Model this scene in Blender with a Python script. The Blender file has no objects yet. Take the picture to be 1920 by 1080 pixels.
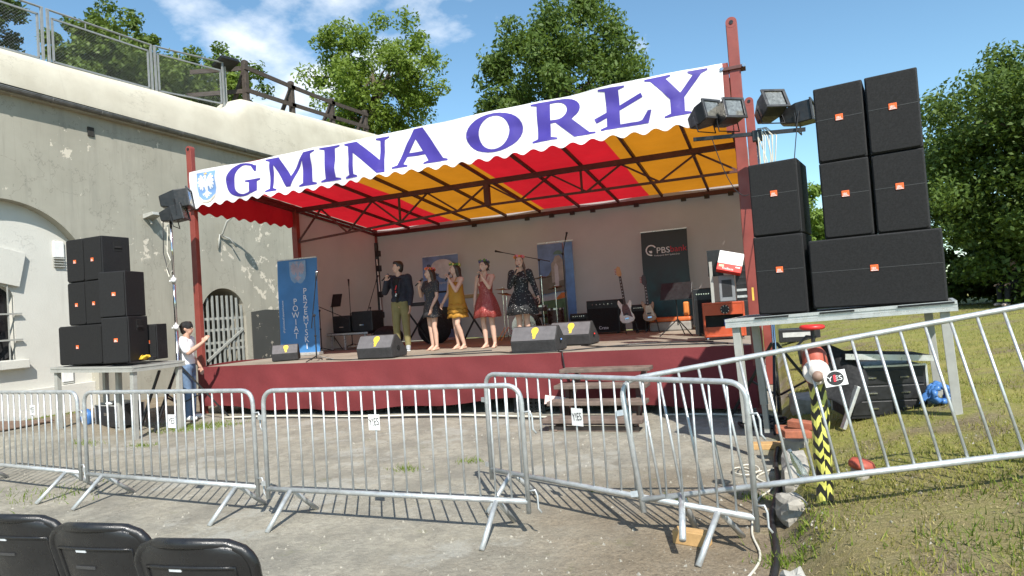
import bpy, bmesh, math, random
import numpy as np
from mathutils import Vector, Matrix, noise as mnoise
random.seed(7); rng = np.random.default_rng(11)
R = math.radians
SC = bpy.context.scene
COL = SC.collection
# ------------------------------------------------------------------ camera
cam_d = bpy.data.cameras.new('camera'); cam = bpy.data.objects.new('camera', cam_d); COL.objects.link(cam)
cam_d.sensor_fit = 'HORIZONTAL'; cam_d.sensor_width = 36; cam_d.lens = 1213.6 / 1920 * 36
cam_d.clip_start = .05; cam_d.clip_end = 3000
YAW, PITCH, ROLL = .383, .031, -.069
_f = Vector((-math.sin(YAW) * math.cos(PITCH), math.cos(YAW) * math.cos(PITCH), math.sin(PITCH)))
_r0 = Vector((math.cos(YAW), math.sin(YAW), 0)); _u0 = _r0.cross(_f)
_r = _r0 * math.cos(ROLL) + _u0 * math.sin(ROLL); _u = _u0 * math.cos(ROLL) - _r0 * math.sin(ROLL)
_m = Matrix((_r, _u, -_f)).transposed().to_4x4(); _m.translation = Vector((10.466, -9.498, 1.665))
cam.matrix_world = _m
SC.camera = cam
# ------------------------------------------------------------------ sky, sun, exposure
SUN = Vector((.396, -.587, .707)).normalized()
EL = math.asin(SUN.z); AZ = math.atan2(SUN.x, SUN.y)
w = bpy.data.worlds.new('World'); SC.world = w; w.use_nodes = True
nt = w.node_tree; N = nt.nodes; L = nt.links; N.clear()
out = N.new('ShaderNodeOutputWorld'); bg = N.new('ShaderNodeBackground'); bg.inputs[1].default_value = .13
sky = N.new('ShaderNodeTexSky'); sky.sky_type = 'NISHITA'; sky.sun_disc = False
sky.sun_elevation = EL; sky.sun_rotation = AZ; sky.air_density = 1.0; sky.dust_density = .25; sky.ozone_density = 1.2
tc = N.new('ShaderNodeTexCoord'); sep = N.new('ShaderNodeSeparateXYZ'); L.new(tc.outputs['Generated'], sep.inputs[0])
def wmath(op, a, b=None):
    n = N.new('ShaderNodeMath'); n.operation = op
    for i, v in enumerate((a, b)):
        if v is None: continue
        if isinstance(v, (int, float)): n.inputs[i].default_value = v
        else: L.new(v, n.inputs[i])
    return n.outputs[0]
den = wmath('ADD', wmath('MAXIMUM', sep.outputs[2], 0), .22)
cmb = N.new('ShaderNodeCombineXYZ')
L.new(wmath('DIVIDE', sep.outputs[0], den), cmb.inputs[0]); L.new(wmath('DIVIDE', sep.outputs[1], den), cmb.inputs[1])
CLOUD_OFF = (21.4145, 6.33375, 0)
mp = N.new('ShaderNodeMapping'); mp.inputs['Location'].default_value = CLOUD_OFF; L.new(cmb.outputs[0], mp.inputs[0])
nz = N.new('ShaderNodeTexNoise'); nz.inputs['Scale'].default_value = 1.15; nz.inputs['Detail'].default_value = 9; nz.inputs['Roughness'].default_value = .56
L.new(mp.outputs[0], nz.inputs[0])
cr = N.new('ShaderNodeValToRGB'); cr.color_ramp.elements[0].position = .555; cr.color_ramp.elements[1].position = .66
L.new(nz.outputs[0], cr.inputs[0])
mx = N.new('ShaderNodeMix'); mx.data_type = 'RGBA'; L.new(cr.outputs[0], mx.inputs[0]); tint = N.new('ShaderNodeMix'); tint.data_type = 'RGBA'; tint.blend_type = 'MULTIPLY'; tint.inputs[0].default_value = 1; tint.inputs[7].default_value = (.80, 1.0, 1.0, 1); L.new(sky.outputs[0], tint.inputs[6]); L.new(tint.outputs[2], mx.inputs[6]); mx.inputs[7].default_value = (7.0, 7.2, 7.4, 1)
L.new(mx.outputs[2], bg.inputs[0]); L.new(bg.outputs[0], out.inputs[0])
sd = bpy.data.lights.new('sun', 'SUN'); sd.energy = 4.9; sd.angle = R(.53); sd.color = (1, .955, .88)
so = bpy.data.objects.new('sun', sd); COL.objects.link(so); so.rotation_euler = SUN.to_track_quat('Z', 'Y').to_euler(); so.location = (20, -30, 40)
SC.view_settings.view_transform = 'Standard'; SC.view_settings.look = 'None'; SC.view_settings.gamma = 1
SC.view_settings.exposure = .57; SC.view_settings.use_curve_mapping = False
# ------------------------------------------------------------------ materials
class NT:
    def __init__(s, name):
        s.m = bpy.data.materials.new(name); s.m.use_nodes = True; s.t = s.m.node_tree; s.n = s.t.nodes; s.l = s.t.links
        s.b = s.n['Principled BSDF']; s.o = s.n['Material Output']
        s.tc = s.n.new('ShaderNodeTexCoord').outputs['Object']
    def put(s, v, sock):
        if isinstance(v, bpy.types.NodeSocket): s.l.new(v, sock)
        elif isinstance(v, (tuple, list)) and len(v) == 3 and sock.type == 'RGBA': sock.default_value = (*v, 1)
        else: sock.default_value = v
    def noise(s, scale, detail=4, rough=.55, vec=None, out=0, stretch=None):
        n = s.n.new('ShaderNodeTexNoise'); n.inputs['Scale'].default_value = scale; n.inputs['Detail'].default_value = detail; n.inputs['Roughness'].default_value = rough
        v = vec or s.tc
        if stretch:
            mp = s.n.new('ShaderNodeMapping'); mp.inputs['Scale'].default_value = stretch; s.l.new(v, mp.inputs[0]); v = mp.outputs[0]
        s.l.new(v, n.inputs[0]); return n.outputs[out]
    def voronoi(s, scale, vec=None):
        n = s.n.new('ShaderNodeTexVoronoi'); n.inputs['Scale'].default_value = scale; s.l.new(vec or s.tc, n.inputs[0]); return n.outputs[0]
    def ramp(s, v, stops):
        n = s.n.new('ShaderNodeValToRGB'); e = n.color_ramp.elements
        while len(e) < len(stops): e.new(.5)
        for k, (p, c) in enumerate(stops):
            e[k].position = p; e[k].color = (c, c, c, 1) if isinstance(c, (int, float)) else (*c, 1)
        s.l.new(v, n.inputs[0]); return n.outputs[0]
    def rng(s, v, a, b, c=0., d=1., smooth=True):
        n = s.n.new('ShaderNodeMapRange'); n.interpolation_type = 'SMOOTHSTEP' if smooth else 'LINEAR'
        for i, k in enumerate((v, a, b, c, d)): s.put(k, n.inputs[i])
        return n.outputs[0]
    def mth(s, op, a, b=0.):
        n = s.n.new('ShaderNodeMath'); n.operation = op; s.put(a, n.inputs[0]); s.put(b, n.inputs[1]); return n.outputs[0]
    def mix(s, f, a, b, mode='MIX'):
        n = s.n.new('ShaderNodeMix'); n.data_type = 'RGBA'; n.blend_type = mode; s.put(f, n.inputs[0]); s.put(a, n.inputs[6]); s.put(b, n.inputs[7]); return n.outputs[2]
    def xyz(s):
        n = s.n.new('ShaderNodeSeparateXYZ'); s.l.new(s.tc, n.inputs[0]); return n.outputs
    def bump(s, h, strength=.3, dist=.01):
        n = s.n.new('ShaderNodeBump'); n.inputs['Strength'].default_value = strength; n.inputs['Distance'].default_value = dist; s.l.new(h, n.inputs['Height']); s.l.new(n.outputs[0], s.b.inputs['Normal']); return n.outputs[0]
    def col(s, v): s.put(v, s.b.inputs['Base Color'])
    def rough(s, v): s.put(v, s.b.inputs['Roughness'])
MATS = {}
def pm(name, col, rough=.6, metal=0., var=.18, scale=6., bump=0., bscale=70., trans=0., spec=.5):
    if name in MATS: return MATS[name]
    t = NT(name)
    a = tuple(max(0, x * (1 - var)) for x in col); b = tuple(min(1, x * (1 + var)) for x in col)
    n1 = t.noise(scale, 5, .6)
    c = t.mix(t.ramp(n1, [(.3, 0.), (.7, 1.)]), a, b); t.col(c)
    t.rough(t.rng(t.noise(scale * 2.3, 3), .3, .7, max(.05, rough - .1), min(1, rough + .1)))
    t.b.inputs['Metallic'].default_value = metal; t.b.inputs['Specular IOR Level'].default_value = spec
    if bump: t.bump(t.noise(bscale, 3), bump, .004)
    if trans:
        tr = t.n.new('ShaderNodeBsdfTranslucent'); t.put(c, tr.inputs[0])
        ms = t.n.new('ShaderNodeMixShader'); ms.inputs[0].default_value = trans
        t.l.new(t.b.outputs[0], ms.inputs[1]); t.l.new(tr.outputs[0], ms.inputs[2]); t.l.new(ms.outputs[0], t.o.inputs[0])
    MATS[name] = t.m; return t.m
galv = pm('galvanised steel', (.52, .54, .54), .42, .55, .2, 14, .15, 120)
alu = pm('aluminium', (.62, .62, .6), .35, .6, .12, 10)
greyleg = pm('grey painted steel', (.36, .36, .33), .5, .1, .12, 8)
blackp = pm('black plastic', (.018, .018, .019), .5, 0, .3, 12, .2, 160)
blackm = pm('black metal', (.02, .02, .021), .38, .2, .3, 12)
blackc = pm('black cloth', (.014, .014, .015), .9, 0, .4, 18, .3, 300)
cabin = pm('textured black cabinet', (.012, .012, .013), .6, 0, .2, 30, .5, 260, 0, .35)
grill = pm('speaker grille', (.013, .013, .0135), .75, 0, .15, 30, .8, 420, 0, .3)
redst = pm('red oxide steel', (.225, .047, .036), .5, 0, .18, 3, .1, 40)
drkst = pm('dark red truss steel', (.085, .028, .024), .55, 0, .25, 6)
orange = pm('orange badge', (.85, .14, .03), .4, 0, .05)
white = pm('white paint', (.78, .78, .76), .5, 0, .05)
paper = pm('white paper', (.75, .75, .73), .8, 0, .06, 20)
inkb = pm('black ink', (.02, .02, .02), .7, 0, .1)
cableb = pm('black rubber cable', (.016, .016, .017), .55, 0, .3)
cablew = pm('white cable', (.6, .57, .48), .6, 0, .15)
chrome = pm('chrome', (.6, .6, .62), .16, 1., .05)
# ------------------------------------------------------------------ mesh helpers
class MB:
    def __init__(s): s.v = []; s.f = []
    def add(s, v, f):
        o = len(s.v); s.v += [tuple(p) for p in v]; s.f += [tuple(i + o for i in q) for q in f]; return s
    def box(s, c, d, rot=None):
        x, y, z = (k / 2 for k in d); c = Vector(c)
        P = [Vector((a * x, b * y, e * z)) for e in (-1, 1) for b in (-1, 1) for a in (-1, 1)]
        if rot is not None: P = [rot @ p for p in P]
        return s.add([p + c for p in P], [(0, 2, 3, 1), (4, 5, 7, 6), (0, 1, 5, 4), (2, 6, 7, 3), (0, 4, 6, 2), (1, 3, 7, 5)])
    def bx(s, x0, x1, y0, y1, z0, z1): return s.box(((x0 + x1) / 2, (y0 + y1) / 2, (z0 + z1) / 2), (x1 - x0, y1 - y0, z1 - z0))
    def bar(s, a, b, w, h=None, up=(0, 0, 1)):
        a, b = Vector(a), Vector(b); d = b - a; ln = d.length; d.normalize(); u = Vector(up)
        if abs(d.dot(u)) > .99: u = Vector((0, 1, 0))
        sx = d.cross(u).normalized(); u = sx.cross(d)
        M = Matrix((d, sx, u)).transposed()
        return s.box((a + b) / 2, (ln, w, h or w), M)
    def tube(s, P, r, n=8, caps=True, flat=1., updir=None):
        P = [Vector(p) for p in P]; m = len(P); rr = r if isinstance(r, (list, tuple)) else [r] * m
        T = [(P[min(i + 1, m - 1)] - P[max(i - 1, 0)]).normalized() for i in range(m)]
        u = Vector(updir) if updir else Vector((0, 0, 1))
        if abs(T[0].dot(u)) > .95: u = Vector((0, 1, 0)) if not updir else Vector((1, 0, 0))
        V = []; F = []
        for i in range(m):
            u = (u - T[i] * u.dot(T[i])).normalized(); q = T[i].cross(u)
            for k in range(n):
                a = 2 * math.pi * k / n; V.append(P[i] + q * (math.cos(a) * rr[i]) + u * (math.sin(a) * rr[i] * flat))
        for i in range(m - 1):
            for k in range(n): F.append((i * n + k, i * n + (k + 1) % n, (i + 1) * n + (k + 1) % n, (i + 1) * n + k))
        if caps: F.append(tuple(range(n - 1, -1, -1))); F.append(tuple((m - 1) * n + k for k in range(n)))
        return s.add(V, F)
    def ball(s, c, r, n=12, m=8, rot=None):
        c = Vector(c); r = (r, r, r) if isinstance(r, (int, float)) else r
        V = [Vector((0, 0, -r[2]))]; F = []
        for j in range(1, m):
            t = -math.pi / 2 + math.pi * j / m
            for k in range(n): a = 2 * math.pi * k / n; V.append(Vector((r[0] * math.cos(t) * math.cos(a), r[1] * math.cos(t) * math.sin(a), r[2] * math.sin(t))))
        V.append(Vector((0, 0, r[2]))); e = len(V) - 1
        for k in range(n):
            F.append((0, 1 + (k + 1) % n, 1 + k)); F.append((e, 1 + (m - 2) * n + k, 1 + (m - 2) * n + (k + 1) % n))
            for j in range(m - 2): F.append((1 + j * n + k, 1 + j * n + (k + 1) % n, 1 + (j + 1) * n + (k + 1) % n, 1 + (j + 1) * n + k))
        if rot is not None: V = [rot @ p for p in V]
        return s.add([p + c for p in V], F)
    def cap(s, a, b, ra, rb, n=12):          # tapered capsule
        a, b = Vector(a), Vector(b); d = (b - a).normalized(); P = []; r = []
        for t in (85, 60, 30): P.append(a - d * ra * math.sin(R(t))); r.append(ra * math.cos(R(t)))
        P += [a, b]; r += [ra, rb]
        for t in (30, 60, 85): P.append(b + d * rb * math.sin(R(t))); r.append(rb * math.cos(R(t)))
        return s.tube(P, r, n)
    def lathe(s, prof, n=24, M=None):
        V = []; F = []; m = len(prof)
        for r, z in prof:
            for k in range(n): a = 2 * math.pi * k / n; V.append(Vector((r * math.cos(a), r * math.sin(a), z)))
        for i in range(m - 1):
            for k in range(n): F.append((i * n + k, i * n + (k + 1) % n, (i + 1) * n + (k + 1) % n, (i + 1) * n + k))
        if prof[0][0] > 1e-5: F.append(tuple(range(n - 1, -1, -1)))
        if prof[-1][0] > 1e-5: F.append(tuple((m - 1) * n + k for k in range(n)))
        if M is not None: V = [M @ p for p in V]
        return s.add(V, F)
    def prism(s, poly, t0, t1, M=None):      # polygon in local xy, thickness along z, mapped by M
        n = len(poly); V = [Vector((x, y, t0)) for x, y in poly] + [Vector((x, y, t1)) for x, y in poly]
        F = [tuple(range(n - 1, -1, -1)), tuple(range(n, 2 * n))] + [(i, (i + 1) % n, n + (i + 1) % n, n + i) for i in range(n)]
        if M is not None: V = [M @ p for p in V]
        return s.add(V, F)
    def grid(s, fn, nu, nv):
        V = [fn(i / nu, j / nv) for j in range(nv + 1) for i in range(nu + 1)]
        F = [(j * (nu + 1) + i, j * (nu + 1) + i + 1, (j + 1) * (nu + 1) + i + 1, (j + 1) * (nu + 1) + i) for j in range(nv) for i in range(nu)]
        return s.add(V, F)
    def mesh(s, name):
        me = bpy.data.meshes.new(name); me.from_pydata(s.v, [], s.f); me.validate(); me.update(); return me
    def build(s, name, mat, parent=None, smooth=False, bevel=0, solid=0, weld=False):
        me = s.mesh(name); o = bpy.data.objects.new(name, me); COL.objects.link(o); me.materials.append(mat)
        if smooth: me.polygons.foreach_set('use_smooth', [True] * len(me.polygons))
        if bevel:
            b = o.modifiers.new('bevel', 'BEVEL'); b.width = bevel; b.segments = 2; b.limit_method = 'ANGLE'; b.angle_limit = R(40)
        if solid:
            b = o.modifiers.new('solid', 'SOLIDIFY'); b.thickness = solid; b.offset = 0
        if parent: o.parent = parent
        return o
def smooth_by_angle(o, ang=40):
    me = o.data; bm = bmesh.new(); bm.from_mesh(me)
    for f in bm.faces: f.smooth = True
    for e in bm.edges: e.smooth = len(e.link_faces) == 2 and e.calc_face_angle(0) < R(ang)
    bm.to_mesh(me); bm.free(); return o
XZ = Matrix(((1, 0, 0, 0), (0, 0, -1, 0), (0, 1, 0, 0), (0, 0, 0, 1)))   # local xy -> world xz, thickness towards -y
def thing(name, label, cat, loc=(0, 0, 0), rz=0., group=None, rot=None):
    o = bpy.data.objects.new(name, None); COL.objects.link(o); o.empty_display_size = .1; o.location = loc
    o.rotation_euler = rot.to_euler() if rot is not None else (0, 0, rz)
    return tag(o, label, cat, group)
def tag(o, label, cat, group=None, kind=None):
    if label: o['label'] = label
    if cat: o['category'] = cat
    if group: o['group'] = group
    if kind: o['kind'] = kind
    return o
def structure(o): o['kind'] = 'structure'; return o
def copy_tree(o, parent=None, level=0):
    kids = list(o.children); c = o.copy(); COL.objects.link(c)
    if parent: c.parent = parent
    for k in kids: copy_tree(k, c, level + 1)
    return c
def share(src, loc, rot=None):                # another piece with the same mesh and parent
    c = src.copy(); COL.objects.link(c); c.location = loc
    if rot is not None: c.rotation_euler = rot
    return c
def curve_mesh(polys):                        # list of closed 2D polygons (holes allowed) -> (verts, faces)
    cu = bpy.data.curves.new('tmp', 'CURVE'); cu.dimensions = '2D'; cu.fill_mode = 'BOTH'
    for P in polys:
        sp = cu.splines.new('POLY'); sp.points.add(len(P) - 1); sp.use_cyclic_u = True
        for i, p in enumerate(P): sp.points[i].co = (p[0], p[1], 0, 1)
    o = bpy.data.objects.new('tmp', cu); me = o.to_mesh()
    v = [tuple(q.co) for q in me.vertices]; f = [tuple(q.vertices) for q in me.polygons]
    o.to_mesh_clear(); bpy.data.objects.remove(o); bpy.data.curves.remove(cu); return v, f
def text_mesh(txt, size, align='CENTER', shear=0.):
    cu = bpy.data.curves.new('tmp', 'FONT'); cu.body = txt; cu.size = size; cu.align_x = align; cu.align_y = 'CENTER'; cu.shear = shear; cu.resolution_u = 3
    o = bpy.data.objects.new('tmp', cu); me = o.to_mesh()
    v = [tuple(q.co) for q in me.vertices]; f = [tuple(q.vertices) for q in me.polygons]
    o.to_mesh_clear(); bpy.data.objects.remove(o); bpy.data.curves.remove(cu); return v, f
def flat(name, vf, mat, parent, M, scale=(1, 1)):
    b = MB(); b.add([M @ Vector((p[0] * scale[0], p[1] * scale[1], 0)) for p in vf[0]], vf[1])
    return b.build(name, mat, parent)
def rrect(x0, x1, y0, y1, r, n=5):
    P = []
    for cx, cy, a0 in ((x1 - r, y1 - r, 0), (x0 + r, y1 - r, 90), (x0 + r, y0 + r, 180), (x1 - r, y0 + r, 270)):
        for k in range(n + 1): a = R(a0 + 90 * k / n); P.append((cx + r * math.cos(a), cy + r * math.sin(a)))
    return P
def ellipse(cx, cy, rx, ry, a0=0, a1=360, n=28):
    m = n if a1 - a0 >= 360 else n + 1
    return [(cx + rx * math.cos(R(a0 + (a1 - a0) * k / n)), cy + ry * math.sin(R(a0 + (a1 - a0) * k / n))) for k in range(m)]
def sag(a, b, drop, n=10):
    a, b = Vector(a), Vector(b); return [a.lerp(b, k / n) - Vector((0, 0, drop * 4 * (k / n) * (1 - k / n))) for k in range(n + 1)]
def sstep(t): t = max(0., min(1., t)); return t * t * (3 - 2 * t)
# ================================================================== SETTING
def gz(x, y):
    k = sstep((y + 6.2) / 1.6)                       # gentler near the camera
    st = .15 * sstep((x - 10.42) / (.14 + .5 * (1 - k)))
    sl = (.17 + .06 * k) * min(max(x - 10.5, 0), 1.5) + .08 * min(max(x - 12, 0), 3.2) + .012 * max(0, min(x - 15.2, 40))
    un = 0
    if x > 10.5: un = .035 * mnoise.noise((x * .9, y * .9, 0)) + .018 * mnoise.noise((x * 3, y * 3, 4))
    else: un = .012 * mnoise.noise((x * .7, y * .7, 2)) - .006
    if x < .6: st += .15 * sstep((.6 - x) / 1.4) * sstep((x + 4.4) / 1.5) * sstep((y + 3.6) / .9) * sstep((.6 - y) / 1.2)
    return st + sl + un * min(1, 40 / (abs(x) + abs(y) + 1))
def steps(*seg):
    o = []
    for a, b, s in seg: o += list(np.arange(a, b - 1e-6, s))
    return o + [seg[-1][1]]
xs = steps((-1500, -100, 350), (-100, -10, 15), (-10, 9.6, .45), (9.6, 13, .09), (13, 20, .3), (20, 40, 2), (40, 100, 15), (100, 1500, 350))
ys = steps((-1500, -100, 350), (-100, -12, 15), (-12, 1, .15), (1, 12, .45), (12, 40, 2), (40, 100, 15), (100, 1500, 350))
g = MB(); nx, ny = len(xs), len(ys)
g.v = [(x, y, gz(x, y)) for y in ys for x in xs]
g.f = [(j * nx + i, j * nx + i + 1, (j + 1) * nx + i + 1, (j + 1) * nx + i) for j in range(ny - 1) for i in range(nx - 1)]
t = NT('ground surface'); X = t.xyz()
n_big = t.noise(.55, 5, .6); n_mid = t.noise(2.6, 6, .62); n_fin = t.noise(22, 5, .7); n_st = t.noise(1.6, 5, .6, stretch=(1.0, .8, 1)); n_gr = t.noise(90, 3, .7)
con = t.mix(t.ramp(n_mid, [(.3, 0.), (.72, 1.)]), (.345, .318, .25), (.47, .44, .36))
con = t.mix(t.ramp(n_st, [(.42, 0.), (.66, .7)]), con, (.21, .2, .17))
con = t.mix(t.ramp(n_fin, [(.35, .35), (.6, 0.)]), con, (.17, .155, .13))
crk = t.ramp(t.mth('ABSOLUTE', t.mth('SUBTRACT', t.noise(.75, 8, .62), .5)), [(.0, 1.), (.0045, 0.)])
con = t.mix(t.mth('MULTIPLY', crk, .6), con, (.1, .095, .08))
con = t.mix(t.ramp(t.noise(7, 6, .75), [(.44, 0.), (.6, .5)]), con, (.2, .19, .16))
con = t.mix(t.ramp(t.noise(.9, 7, .7), [(.54, 0.), (.6, .6)]), con, (.43, .42, .37))
con = t.mix(t.ramp(t.noise(230, 2, .6), [(.36, .4), (.52, 0.)]), con, (.17, .15, .115))
con = t.mix(t.ramp(n_gr, [(.62, 0.), (.72, .4)]), con, (.5, .48, .42))
dirt = t.mix(t.ramp(n_mid, [(.3, 0.), (.7, 1.)]), (.17, .125, .075), (.30, .235, .155))
dirt = t.mix(t.ramp(t.noise(38, 5, .75), [(.36, .8), (.55, 0.)]), dirt, (.085, .06, .035))
dirt = t.mix(t.ramp(n_gr, [(.6, 0.), (.7, .7)]), dirt, (.42, .38, .3))
nb = t.mth('SUBTRACT', n_big, .5); nm = t.mth('SUBTRACT', n_mid, .5)
wob = t.mth('ADD', t.mth('MULTIPLY', nb, 3.2), t.mth('MULTIPLY', nm, 1.6))
# brown earth: foreground right, under the second barrier line, and by the fort wall
dx = t.rng(t.mth('ADD', X[0], wob), 7.4, 10.4); dy = t.rng(t.mth('ADD', X[1], wob), -2.6, -4.0)
d1 = t.mth('MULTIPLY', dx, dy)
d2 = t.mth('MULTIPLY', t.rng(t.mth('ADD', X[0], wob), 1.3, -.6), t.rng(t.mth('ADD', X[1], wob), -3.2, -1.6))
base = t.mix(t.mth('MULTIPLY', t.mth('MAXIMUM', d1, d2), .85), con, dirt)
mossm = t.mth('MULTIPLY', t.ramp(t.noise(1.9, 6, .7), [(.6, 0.), (.7, 1.)]), t.rng(n_fin, .4, .6))
base = t.mix(t.mth('MULTIPLY', mossm, .55), base, (.13, .14, .045))
gra = t.mix(t.ramp(n_mid, [(.34, 0.), (.62, 1.)]), (.30, .275, .075), (.20, .22, .04))
gra = t.mix(t.ramp(n_fin, [(.3, .6), (.62, 0.)]), gra, (.25, .2, .10))
gra = t.mix(t.ramp(t.noise(1.2, 5, .6), [(.52, 0.), (.66, .85)]), gra, dirt)
gm = t.rng(t.mth('ADD', X[0], t.mth('MULTIPLY', wob, .28)), 10.3, 10.62)
near = t.mth('MULTIPLY', t.rng(t.mth('ADD', X[1], wob), -3.4, -5.6), t.rng(t.mth('ADD', X[0], wob), 12.9, 10.9))
gra = t.mix(t.mth('MULTIPLY', near, .6), gra, dirt)
far = t.rng(X[1], 9, 12); gm = t.mth('MAXIMUM', gm, far)
t.col(t.mix(gm, base, gra)); t.rough(.92); t.b.inputs['Specular IOR Level'].default_value = .25
t.bump(t.mth('ADD', t.mth('MULTIPLY', n_fin, .7), t.mth('ADD', t.mth('MULTIPLY', n_gr, .35), t.mth('MULTIPLY', t.noise(230, 2), .12))), .8, .035)
ground = structure(g.build('ground', t.m, smooth=True))
# ------------------------------------------------------------------ fort
def zt(y):
    if y < 5.5: return 8.13 + .045 * y
    return 8.13 + .045 * 5.5 + .5 * sstep((y - 5.5) / .9) + .075 * max(0, y - 5.9)
fort = thing('fort_building', 'long plastered fort building with arched bay, gutter and pale rounded parapet behind the stage', 'building', (-4.5, 0, 0))
t = NT('fort plaster'); X = t.xyz()
c = t.mix(t.ramp(t.noise(.8, 6, .6), [(.35, 0.), (.65, 1.)]), (.315, .297, .243), (.37, .35, .29))
c = t.mix(t.ramp(t.noise(1.2, 6, .65, stretch=(1, 3, .35)), [(.5, 0.), (.72, .5)]), c, (.235, .225, .19))
c = t.mix(t.ramp(t.noise(4.5, 6, .7, stretch=(1, 2.2, .12)), [(.56, 0.), (.74, .4)]), c, (.2, .19, .16))
ck = t.ramp(t.mth('ABSOLUTE', t.mth('SUBTRACT', t.noise(.55, 8, .62), .5)), [(.0, 1.), (.003, 0.)])
c = t.mix(t.mth('MULTIPLY', ck, .5), c, (.12, .11, .09))
def blob(y0, z0, ry, rz):
    a = t.mth('MULTIPLY', t.mth('SUBTRACT', X[1], y0), 1 / ry); b = t.mth('MULTIPLY', t.mth('SUBTRACT', X[2], z0), 1 / rz)
    return t.rng(t.mth('SQRT', t.mth('ADD', t.mth('MULTIPLY', a, a), t.mth('MULTIPLY', b, b))), .35, 1.1, 1., 0.)
reg = blob(2.75, 3.95, .75, .75)
for q in ((.55, 6.1, .75, .55), (6.3, 3.2, 1.1, 1.3), (7.2, 2.6, 1.3, 1.6), (5.2, 4.0, .5, .6), (6.6, 4.6, .7, .7), (3.2, 4.5, .4, .4)): reg = t.mth('MAXIMUM', reg, blob(*q))
pe = t.mth('ADD', t.noise(3.1, 7, .66), t.mth('MULTIPLY', reg, .115))
peel = t.ramp(pe, [(.665, 0.), (.675, 1.)])
c = t.mix(peel, c, t.mix(t.noise(9, 3), (.52, .47, .38), (.66, .6, .5)))
t.col(c); t.rough(.9); t.b.inputs['Specular IOR Level'].default_value = .2
t.bump(t.mth('ADD', t.mth('MULTIPLY', t.noise(34, 4), .3), t.mth('MULTIPLY', peel, -.5)), .35, .02)
plaster = t.m
def crackplaster(name, a, b):
    t = NT(name); c = t.mix(t.ramp(t.noise(.9, 6, .62), [(.35, 0.), (.65, 1.)]), a, b)
    c = t.mix(t.ramp(t.noise(1.3, 6, .65, stretch=(1, 2.6, .3)), [(.58, 0.), (.8, .45)]), c, tuple(k * .72 for k in a))
    cr = t.ramp(t.mth('ABSOLUTE', t.mth('SUBTRACT', t.noise(1.15, 7, .62, stretch=(1, .7, 1.6)), .5)), [(.0, 1.), (.006, 0.)])
    c = t.mix(t.mth('MULTIPLY', cr, t.ramp(t.noise(.6, 2), [(.5, 0.), (.6, .55)])), c, tuple(k * .5 for k in a))
    t.col(c); t.rough(.9); t.b.inputs['Specular IOR Level'].default_value = .2; t.bump(t.noise(30, 4), .25, .015); return t.m
pale = crackplaster('pale parapet plaster', (.49, .45, .365), (.585, .545, .45))
cream = crackplaster('cream bay paint', (.56, .545, .49), (.60, .585, .53))
def strip_wall(ys, x, ztop, ops):            # ops: (y0,y1,zbottom,fn_top)
    b = MB()
    for ya, yb in zip(ys[:-1], ys[1:]):
        m = (ya + yb) / 2; q = [o for o in ops if o[0] <= m <= o[1]]
        if q:
            o = q[0]
            b.add([(x, ya, o[3](ya)), (x, yb, o[3](yb)), (x, yb, ztop(yb)), (x, ya, ztop(ya))], [(0, 1, 2, 3)])
            if o[2] > 0: b.add([(x, ya, 0), (x, yb, 0), (x, yb, o[2]), (x, ya, o[2])], [(0, 1, 2, 3)])
        else: b.add([(x, ya, -.1), (x, yb, -.1), (x, yb, ztop(yb)), (x, ya, ztop(ya))], [(0, 1, 2, 3)])
    return b
def arch_fn(yc, r, zs, flatk=1.): return lambda y: zs + flatk * math.sqrt(max(0, r * r - (y - yc) ** 2))
bay = (-2.84, 1.08, 0, arch_fn(-.88, 1.96, 2.77)); door = (4.12, 5.79, 0, arch_fn(4.955, .835, 2.0))
win = (-1.9, -.56, 1.3, arch_fn(-1.23, .67, 2.66, .45))
Y = sorted(set([round(v, 3) for v in list(np.linspace(-2.84, 1.08, 40)) + list(np.linspace(4.12, 5.79, 20)) + list(np.arange(-14, -2.9, 1)) + list(np.arange(1.3, 4.1, .5)) + list(np.arange(6, 17, .5))]))
strip_wall(Y, 0, lambda y: 7.02, [bay, door]).build('wall', plaster, fort)
def reveal(op, x0, x1, n=24):
    b = MB(); P = [(op[0], op[2] - (.1 if op[2] == 0 else 0))] + [(op[0] + (op[1] - op[0]) * k / n, op[3](op[0] + (op[1] - op[0]) * k / n)) for k in range(n + 1)] + [(op[1], op[2] - (.1 if op[2] == 0 else 0))]
    for (a, c), (d, e) in zip(P[:-1], P[1:]): b.add([(x0, a, c), (x0, d, e), (x1, d, e), (x1, a, c)], [(0, 1, 2, 3)])
    return b
reveal(bay, .0, -.24, 40).build('arch_reveal', plaster, fort)
Yb = sorted(set([round(v, 3) for v in list(np.linspace(-2.84, 1.08, 40)) + list(np.linspace(-1.9, -.56, 16))]))
strip_wall(Yb, -.24, lambda y: bay[3](y) + .002, [win]).build('bay_panel', cream, fort)
MB().bx(-.235, -.12, -2.84, 1.08, -.1, .62).build('plinth', cream, fort, bevel=.01)
wnd = reveal(win, -.24, -.42).build('window', cream, fort)
MB().add([(-.42, -2.1, 1.25), (-.42, -.5, 1.25), (-.42, -.5, 3.1), (-.42, -2.1, 3.1)], [(0, 1, 2, 3)]).build('pane', pm('dark window', (.012, .012, .014), .35, 0, .5, 3), wnd)
MB().bx(-.24, -.08, -2.1, -.38, 1.1, 1.29).build('sill', cream, wnd, bevel=.015)
hd = MB(); M4 = Matrix(((0, 0, 1, 0), (1, 0, 0, 0), (0, 1, 0, 0), (0, 0, 0, 1)))
hd.prism([(-1.98, 2.86), (-1.23, 3.02), (-.48, 2.86), (-.32, 3.6), (-1.23, 3.8), (-2.12, 3.6)], -.237, -.15, M4); hd.build('lintel', cream, wnd, bevel=.01)
bar0 = None
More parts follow.
